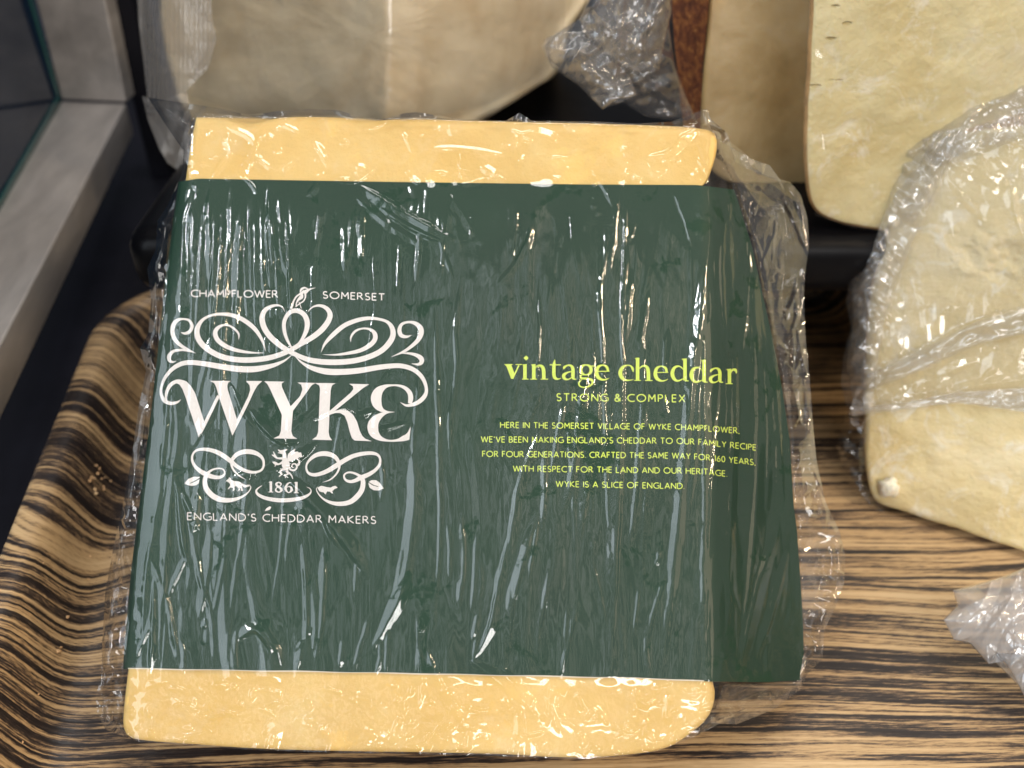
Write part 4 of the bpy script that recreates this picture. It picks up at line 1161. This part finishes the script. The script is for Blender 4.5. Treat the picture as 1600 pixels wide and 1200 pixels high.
# bunched film: crumpled lobes
def tuft(parent, pl, left, right, top, bottom, lift, seed, mat, name='cling_film', amp=1.0, nu=130, nv=130, lam=48):
    return film_patch(name, pl, left, right, top, bottom,
                      lambda X, Y, d: lift + amp*(crumple(X, Y, lam*0.8, seed, n=7, warp=0.8, aniso=(0.9, 0.5))*1.1*lam/30 + crumple(X, Y, lam*0.5, seed+3, n=6)*0.28) + 0.9*amp*np.sqrt(np.clip(d/40, 0, 1)), mat, parent, nu, nv)
tuft(c2, PL2, [(950, -60), (905, 30), (850, 62), (852, 90), (880, 110), (915, 140), (945, 168)], [(1052, -60), (1046, 40), (1054, 100), (1076, 160), (1088, 188)], [(950, -60), (1000, -62), (1052, -60)], [(945, 168), (975, 160), (1010, 182), (1050, 188), (1090, 188)], 0.4, 33, M_film3)
tuft(c2, PL2, [(960, -60), (935, 10), (905, 30), (920, 60), (960, 100)], [(1055, -60), (1050, 20), (1040, 60), (1030, 110)], [(960, -60), (1010, -60), (1055, -60)], [(960, 100), (995, 118), (1030, 110)], 1.3, 43, M_film3, 'film_bunch', 1.1)
tuft(c2, PL2, [(846, 72), (862, 105), (905, 135), (942, 172)], [(900, 48), (945, 82), (985, 120), (995, 150)], [(846, 72), (870, 52), (900, 48)], [(942, 172), (968, 155), (995, 150)], 1.4, 53, M_film3, 'film_tail', 0.8, 90, 100)

# -- tall pale cheese, back right
M_c3 = cheese_mat('pale_holed_paste', (0.58, 0.46, 0.21), (0.66, 0.57, 0.32), (0.70, 0.62, 0.42), scale=16, rough=0.42, bumps=0.6, holes=True, sss=0.15, flecks=0.5)
M_r3 = plain('tan_rind', (0.40, 0.24, 0.10), 0.6, var=0.5, scale=70)
PL3 = tilted(1400, 362, SH_T, 8, 4)
c3 = thing('pale_wheel_piece', P1(PL3, 1450, 368), 'tall pale yellow cheese piece with small holes and a thin tan rind', 'cheese', 'cheeses behind and beside the block')
OUT3 = [(1268, -70), (1262, 40), (1257, 130), (1252, 220), (1256, 290), (1268, 330), (1300, 350), (1345, 360), (1420, 372), (1560, 392), (1720, 400), (1720, -70)]
slab('paste', 'rind', PL3, OUT3, 10, 0.45, M_c3, M_r3, c3, n=240, amp=0.12, seed=28, rag=3.0, ext=(0.42, 0.9, 0), rind_k=3)
film_patch('cling_film', PL3, [(1266, -60), (1256, 150), (1256, 280), (1275, 338)], [(1715, -60), (1715, 150), (1715, 390)], [(1266, -60), (1500, -60), (1715, -60)], [(1275, 338), (1330, 355), (1500, 380), (1715, 390)],
           lambda X, Y, d: 0.25+0.30*crumple(X, Y, 90, 83, n=4)*np.clip(d/30, 0, 1), film_mat('taut_film', r0=0.035, rough=0.10, haze=0.01), c3, 150, 140)

# -- wrapped wedge on the tray at the right
M_c4 = cheese_mat('cream_paste', (0.62, 0.47, 0.205), (0.70, 0.57, 0.30), (0.74, 0.63, 0.40), scale=18, rough=0.45, bumps=0.55, holes=False, sss=0.15, flecks=0.6)
M_r4 = plain('orange_rind', (0.50, 0.33, 0.17), 0.55, var=0.5, scale=90)
PL4 = tilted(1640, 886, 0.15, 24, -31)
def z4(px, py):
    m = np.exp(-(((px-1540)/75)**2 + ((py-392-(px-1540)*0.25)/42)**2)**1.5)
    q = fbm(px/48, py/30, 61, 4)
    return m*0.9*(np.floor(q*7)/7+0.25*(q*7 % 1)/7-0.42) + 0.10*(fbm(px/60, py/60, 62, 4)-0.5)
c4 = thing('half_wrapped_wedge', P1(PL4, 1500, 845), 'cream cheese wedge at the right on the tray, its upper part under wrinkled clear film', 'cheese', 'cheeses behind and beside the block')
OUT4 = [(1420, 214), (1500, 205), (1600, 192), (1720, 182), (1720, 930), (1640, 885), (1560, 855), (1480, 828), (1405, 804), (1366, 788), (1352, 755), (1347, 690), (1348, 600), (1350, 520), (1358, 450), (1378, 380), (1400, 290)]
slab('paste', 'rind', PL4, OUT4, 1.9, 0.4, M_c4, M_r4, c4, n=300, amp=0.08, seed=38, rag=4.0, zfun=z4, rings=110, rind_k=2, ext=(0.52, 0.85, 0.0))
def chunk(name, pl, px, py, rx, ry, h, seed, mat, parent, z=0.0):
    """an irregular lump or hollow edge of broken cheese lying on a face"""
    n, m = 26, 9
    V = []; F = []
    for k in range(m):
        q = k/(m-1)
        for j in range(n):
            a = j/n*2*math.pi
            w = 1+0.42*(float(fbm(np.array([math.cos(a)*2.6+seed]), np.array([math.sin(a)*2.6+q*3]), seed, 3)[0])-0.47)*2
            r_ = math.cos(q*math.pi/2)**0.6*w
            V.append(P1(pl, px+rx*r_*math.cos(a), py+ry*r_*math.sin(a), z+h*math.sin(q*math.pi/2)*(0.8+0.4*float(fbm(np.array([j*0.4]), np.array([k*0.7]), seed+5, 3)[0]))))
    for k in range(m-1):
        for j in range(n):
            F.append((k*n+j, k*n+(j+1) % n, (k+1)*n+(j+1) % n, (k+1)*n+j))
    F.append([(m-1)*n+j for j in range(n)])
    return mesh_obj(name, V, F, mat, parent)
# film over its upper part
L4 = [(1418, 208), (1398, 270), (1376, 350), (1352, 420), (1328, 440), (1322, 470), (1330, 510), (1318, 560), (1314, 600), (1322, 632), (1332, 648)]
R4 = [(1720, 60), (1720, 200), (1720, 400), (1720, 640)]
T4 = [(1418, 208), (1450, 188), (1500, 160), (1545, 140), (1600, 116), (1660, 90), (1720, 60)]
B4 = [(1332, 648), (1380, 642), (1450, 633), (1500, 628), (1600, 642), (1720, 640)]
BANDS4 = [([(1352, 596), (1400, 578), (1450, 552), (1500, 520), (1560, 500), (1640, 480)], 16, 0.16), ([(1370, 600), (1430, 575), (1490, 548), (1560, 530), (1650, 510)], 7, 0.10), ([(1380, 632), (1450, 622), (1540, 600), (1640, 590)], 8, 0.12), ([(1340, 640), (1420, 636), (1500, 627), (1600, 634), (1700, 636)], 6, 0.12),
          ([(1460, 590), (1500, 575), (1530, 563)], 6, 0.07), ([(1470, 490), (1500, 480)], 4, 0.06), ([(1480, 275), (1500, 300), (1540, 345)], 5, 0.07), ([(1580, 280), (1585, 330), (1598, 370)], 5, 0.08), ([(1568, 280), (1572, 295)], 6, 0.09), ([(1530, 600), (1545, 580), (1560, 575)], 5, 0.08),
          ([(1405, 640), (1440, 600), (1460, 596)], 5, 0.05), ([(1440, 215), (1480, 250), (1520, 270)], 5, 0.08), ([(1500, 215), (1480, 240), (1455, 280)], 5, 0.07)]
def zf4(X, Y, d):
    top = smooth(300, 205, Y + (X-1420)*0.32)
    leftm = smooth(1420, 1370, X)
    bandm = np.clip(smooth(330, 230, Y+(X-1420)*0.05)+leftm, 0, 1)
    beyond = np.clip((210-(Y+(X-1420)*0.12))*0.02, 0, 2.2)      # past the top edge, following the rind back
    bl = np.clip((1350-X)*0.02, 0, 1)
    return (0.16 + 1.7*ridge_field(X, Y, BANDS4) + bandm*(crumple(X, Y, 30, 93, n=7, warp=1.0)*0.30+crumple(X, Y, 13, 97, n=6)*0.10) + crumple(X, Y, 40, 101, n=5)*0.12
            - beyond*1.2 - bl*0.9 + 0.12*smooth(26, 0, np.abs(Y-636)) + bl*crumple(X, Y, 22, 105, n=6)*0.5)
M_film4 = film_mat('wrinkled_cling_film', r0=0.085, rough=0.07, haze=0.085, gain=0.9, power=3.0, fine=0.12, fine_scale=1.0, fine_vec=(400, 400, 400))
film_patch('cling_film', PL4, L4, R4, T4, B4, zf4, M_film4, c4, 330, 400)
M_fold4 = film_mat('doubled_film', r0=0.13, rough=0.08, haze=0.20, gain=0.9, power=2.5)
film_patch('film_fold', PL4, [(1420, 210), (1398, 275), (1378, 350), (1353, 420), (1330, 452), (1334, 510), (1322, 570), (1336, 640)], [(1505, 205), (1462, 300), (1425, 380), (1402, 440), (1382, 500), (1372, 560), (1368, 600), (1362, 640)], [(1420, 210), (1460, 200), (1505, 205)], [(1336, 640), (1350, 642), (1362, 640)],
           lambda X, Y, d: zf4(X, Y, d)+0.12+0.55*crumple(X, Y, 26, 151, n=6, aniso=(1.9, 0.5))*np.clip(d/8, 0, 1), M_fold4, c4, 110, 240)
film_patch('film_fold', PL4, [(1346, 588), (1344, 600), (1350, 612)], [(1720, 440), (1720, 462), (1720, 484)], [(1346, 588), (1400, 566), (1470, 530), (1530, 500), (1600, 482), (1720, 440)], [(1350, 612), (1410, 592), (1480, 560), (1540, 534), (1600, 522), (1720, 484)],
           lambda X, Y, d: zf4(X, Y, d)+0.10+0.40*crumple(X, Y, 20, 161, n=6, aniso=(1.2, 0.35))*np.clip(d/4, 0, 1), M_fold4, c4, 240, 50)
film_patch('film_fold', PL4, [(1420, 206), (1440, 232), (1462, 262)], [(1720, 60), (1720, 110), (1720, 170)], [(1420, 206), (1450, 187), (1500, 160), (1545, 140), (1600, 116), (1720, 60)], [(1462, 262), (1530, 242), (1600, 215), (1720, 170)],
           lambda X, Y, d: zf4(X, Y, d)+0.10+0.55*crumple(X, Y, 26, 171, n=6, aniso=(1.0, 0.5))*np.clip(d/8, 0, 1), M_fold4, c4, 220, 90)
M_hem = film_mat('folded_film_hem', r0=0.14, rough=0.09, haze=0.30, gain=0.9, power=2.5)
film_patch('film_hem', PL4, [(1334, 622), (1329, 638), (1332, 650)], [(1720, 600), (1720, 622), (1720, 642)], [(1334, 622), (1360, 634), (1420, 628), (1500, 612), (1600, 606), (1720, 600)], B4[:0]+[(1332, 650), (1380, 644), (1450, 635), (1500, 630), (1600, 644), (1720, 642)],
           lambda X, Y, d: 0.34 + 0.22*crumple(X, Y, 9, 141, n=5, aniso=(1.5, 0.12)) + 0.12*crumple(X, Y, 22, 143, n=4), M_hem, c4, 260, 40)
film_patch('film_edge', PL4, [(1322, 640), (1308, 690), (1318, 740), (1345, 790), (1372, 808)], [(1362, 648), (1352, 700), (1354, 752), (1372, 786), (1400, 806)], [(1322, 640), (1345, 646), (1362, 648)], [(1372, 808), (1385, 812), (1400, 806)],
           lambda X, Y, d: -0.25+0.55*crumple(X, Y, 26, 111, n=6)+0.3*np.clip(d/10, 0, 1), M_film2, c4, 60, 110)

# -- bunched end of a film wrap coming in at the right
PL5 = tilted(1590, 1090, 0.1, 50, -20)
s5 = thing('film_twist', P1(PL5, 1590, 1070), 'bunched white end of cling film poking in at the lower right over the tray', 'cling film')
M_film5 = film_mat('bunched_film', r0=0.12, rough=0.10, haze=0.45, gain=0.9, power=2.5)
L5 = [(1488, 922), (1496, 945), (1474, 968), (1490, 1000), (1515, 1005), (1545, 1038), (1556, 1020), (1580, 1050), (1612, 1110)]
R5 = [(1700, 830), (1700, 920), (1700, 1000), (1700, 1100)]
T5 = [(1488, 922), (1520, 915), (1570, 900), (1590, 892), (1640, 868), (1700, 830)]
B5 = [(1612, 1110), (1650, 1112), (1700, 1100)]
tuft(s5, PL5, L5, R5, T5, B5, 0.3, 123, M_film5, 'crumpled_sheet', 0.9, 170, 170, 70)
tuft(s5, PL5, [(1474, 968), (1492, 1000), (1530, 1010), (1600, 1080)], [(1700, 860), (1700, 940), (1700, 1080)], [(1474, 968), (1560, 920), (1700, 860)], [(1600, 1080), (1650, 1090), (1700, 1080)], -0.5, 133, M_film5, 'folded_layer', 0.8, 120, 120)

# ------------------------------------------------------------------ crumbs
M_crumb = cheese_mat('crumb', (0.60, 0.33, 0.15), (0.68, 0.42, 0.21), (0.75, 0.55, 0.32), scale=200, bumps=0.5, sss=0.0)
def tray_point(px, py):
    """where the measured point lies on the tray, rim slope included"""
    for z in np.arange(RIM, -0.01, -0.03):
        q = P1(level(z), px, py); s_, t_ = tl(q)
        if z <= np.interp(min(s_-s0, t1-t_), [i for i, _ in prof[1:]], [h_ for _, h_ in prof[1:]]):
            return q
    return P1(level(0), px, py)
def crumb(px, py, z, r, seed, label, group):
    c = tray_point(px, py) + np.array([0, 0, r*0.35])
    rr = np.random.default_rng(seed)
    V = []; F = []
    n, m = 8, 5
    V.append(c + np.array([0, 0, -r*0.5]))
    for k in range(1, m):
        th = math.pi*k/m
        for j in range(n):
            a = 2*math.pi*j/n
            q = r*rr.uniform(0.65, 1.2)
            V.append(c + np.array([q*math.sin(th)*math.cos(a)*1.2, q*math.sin(th)*math.sin(a), -q*math.cos(th)*0.6]))
    V.append(c + np.array([0, 0, r*0.6]))
    for j in range(n):
        F.append((0, 1+(j+1) % n, 1+j))
        F.append((len(V)-1, 1+(m-2)*n+j, 1+(m-2)*n+(j+1) % n))
    for k in range(m-2):
        for j in range(n):
            a = 1+k*n+j; b_ = 1+k*n+(j+1) % n
            F.append((a, b_, b_+n, a+n))
    return tag(mesh_obj('cheese_crumb', V, F, M_crumb), label, 'crumb', group)
rr = np.random.default_rng(5)
for k in range(16):
    crumb(158+rr.normal(0, 9), 748+rr.normal(0, 15), 0.32, rr.uniform(0.04, 0.12), 200+k, 'tiny brown cheese crumb in the heap at the foot of the tray rim', 'crumbs heaped at the foot of the tray rim')
for k, (x, y, z, r_) in enumerate([(92, 1018, 0.25, 0.10), (95, 1012, 0.25, 0.06), (140, 870, 0.2, 0.06), (138, 905, 0.2, 0.05), (60, 1085, 0.3, 0.05), (105, 965, 0.3, 0.09), (68, 880, 1.6, 0.05), (35, 1160, 0.4, 0.05)]):
    crumb(x, y, z, r_, 300+k, 'tiny pale crumb lying loose on the left of the tray', 'loose crumbs on the left of the tray')
cw = chunk('cheese_crumb', PL4, 1388, 762, 17, 15, 0.35, 12, cheese_mat('white_lump', (0.80, 0.74, 0.58), (0.85, 0.80, 0.66), (0.88, 0.84, 0.72), scale=60, bumps=0.2), None, 0.02)
tag(cw, 'larger white lump of cheese stuck low on the face of the cream wedge', 'crumb')
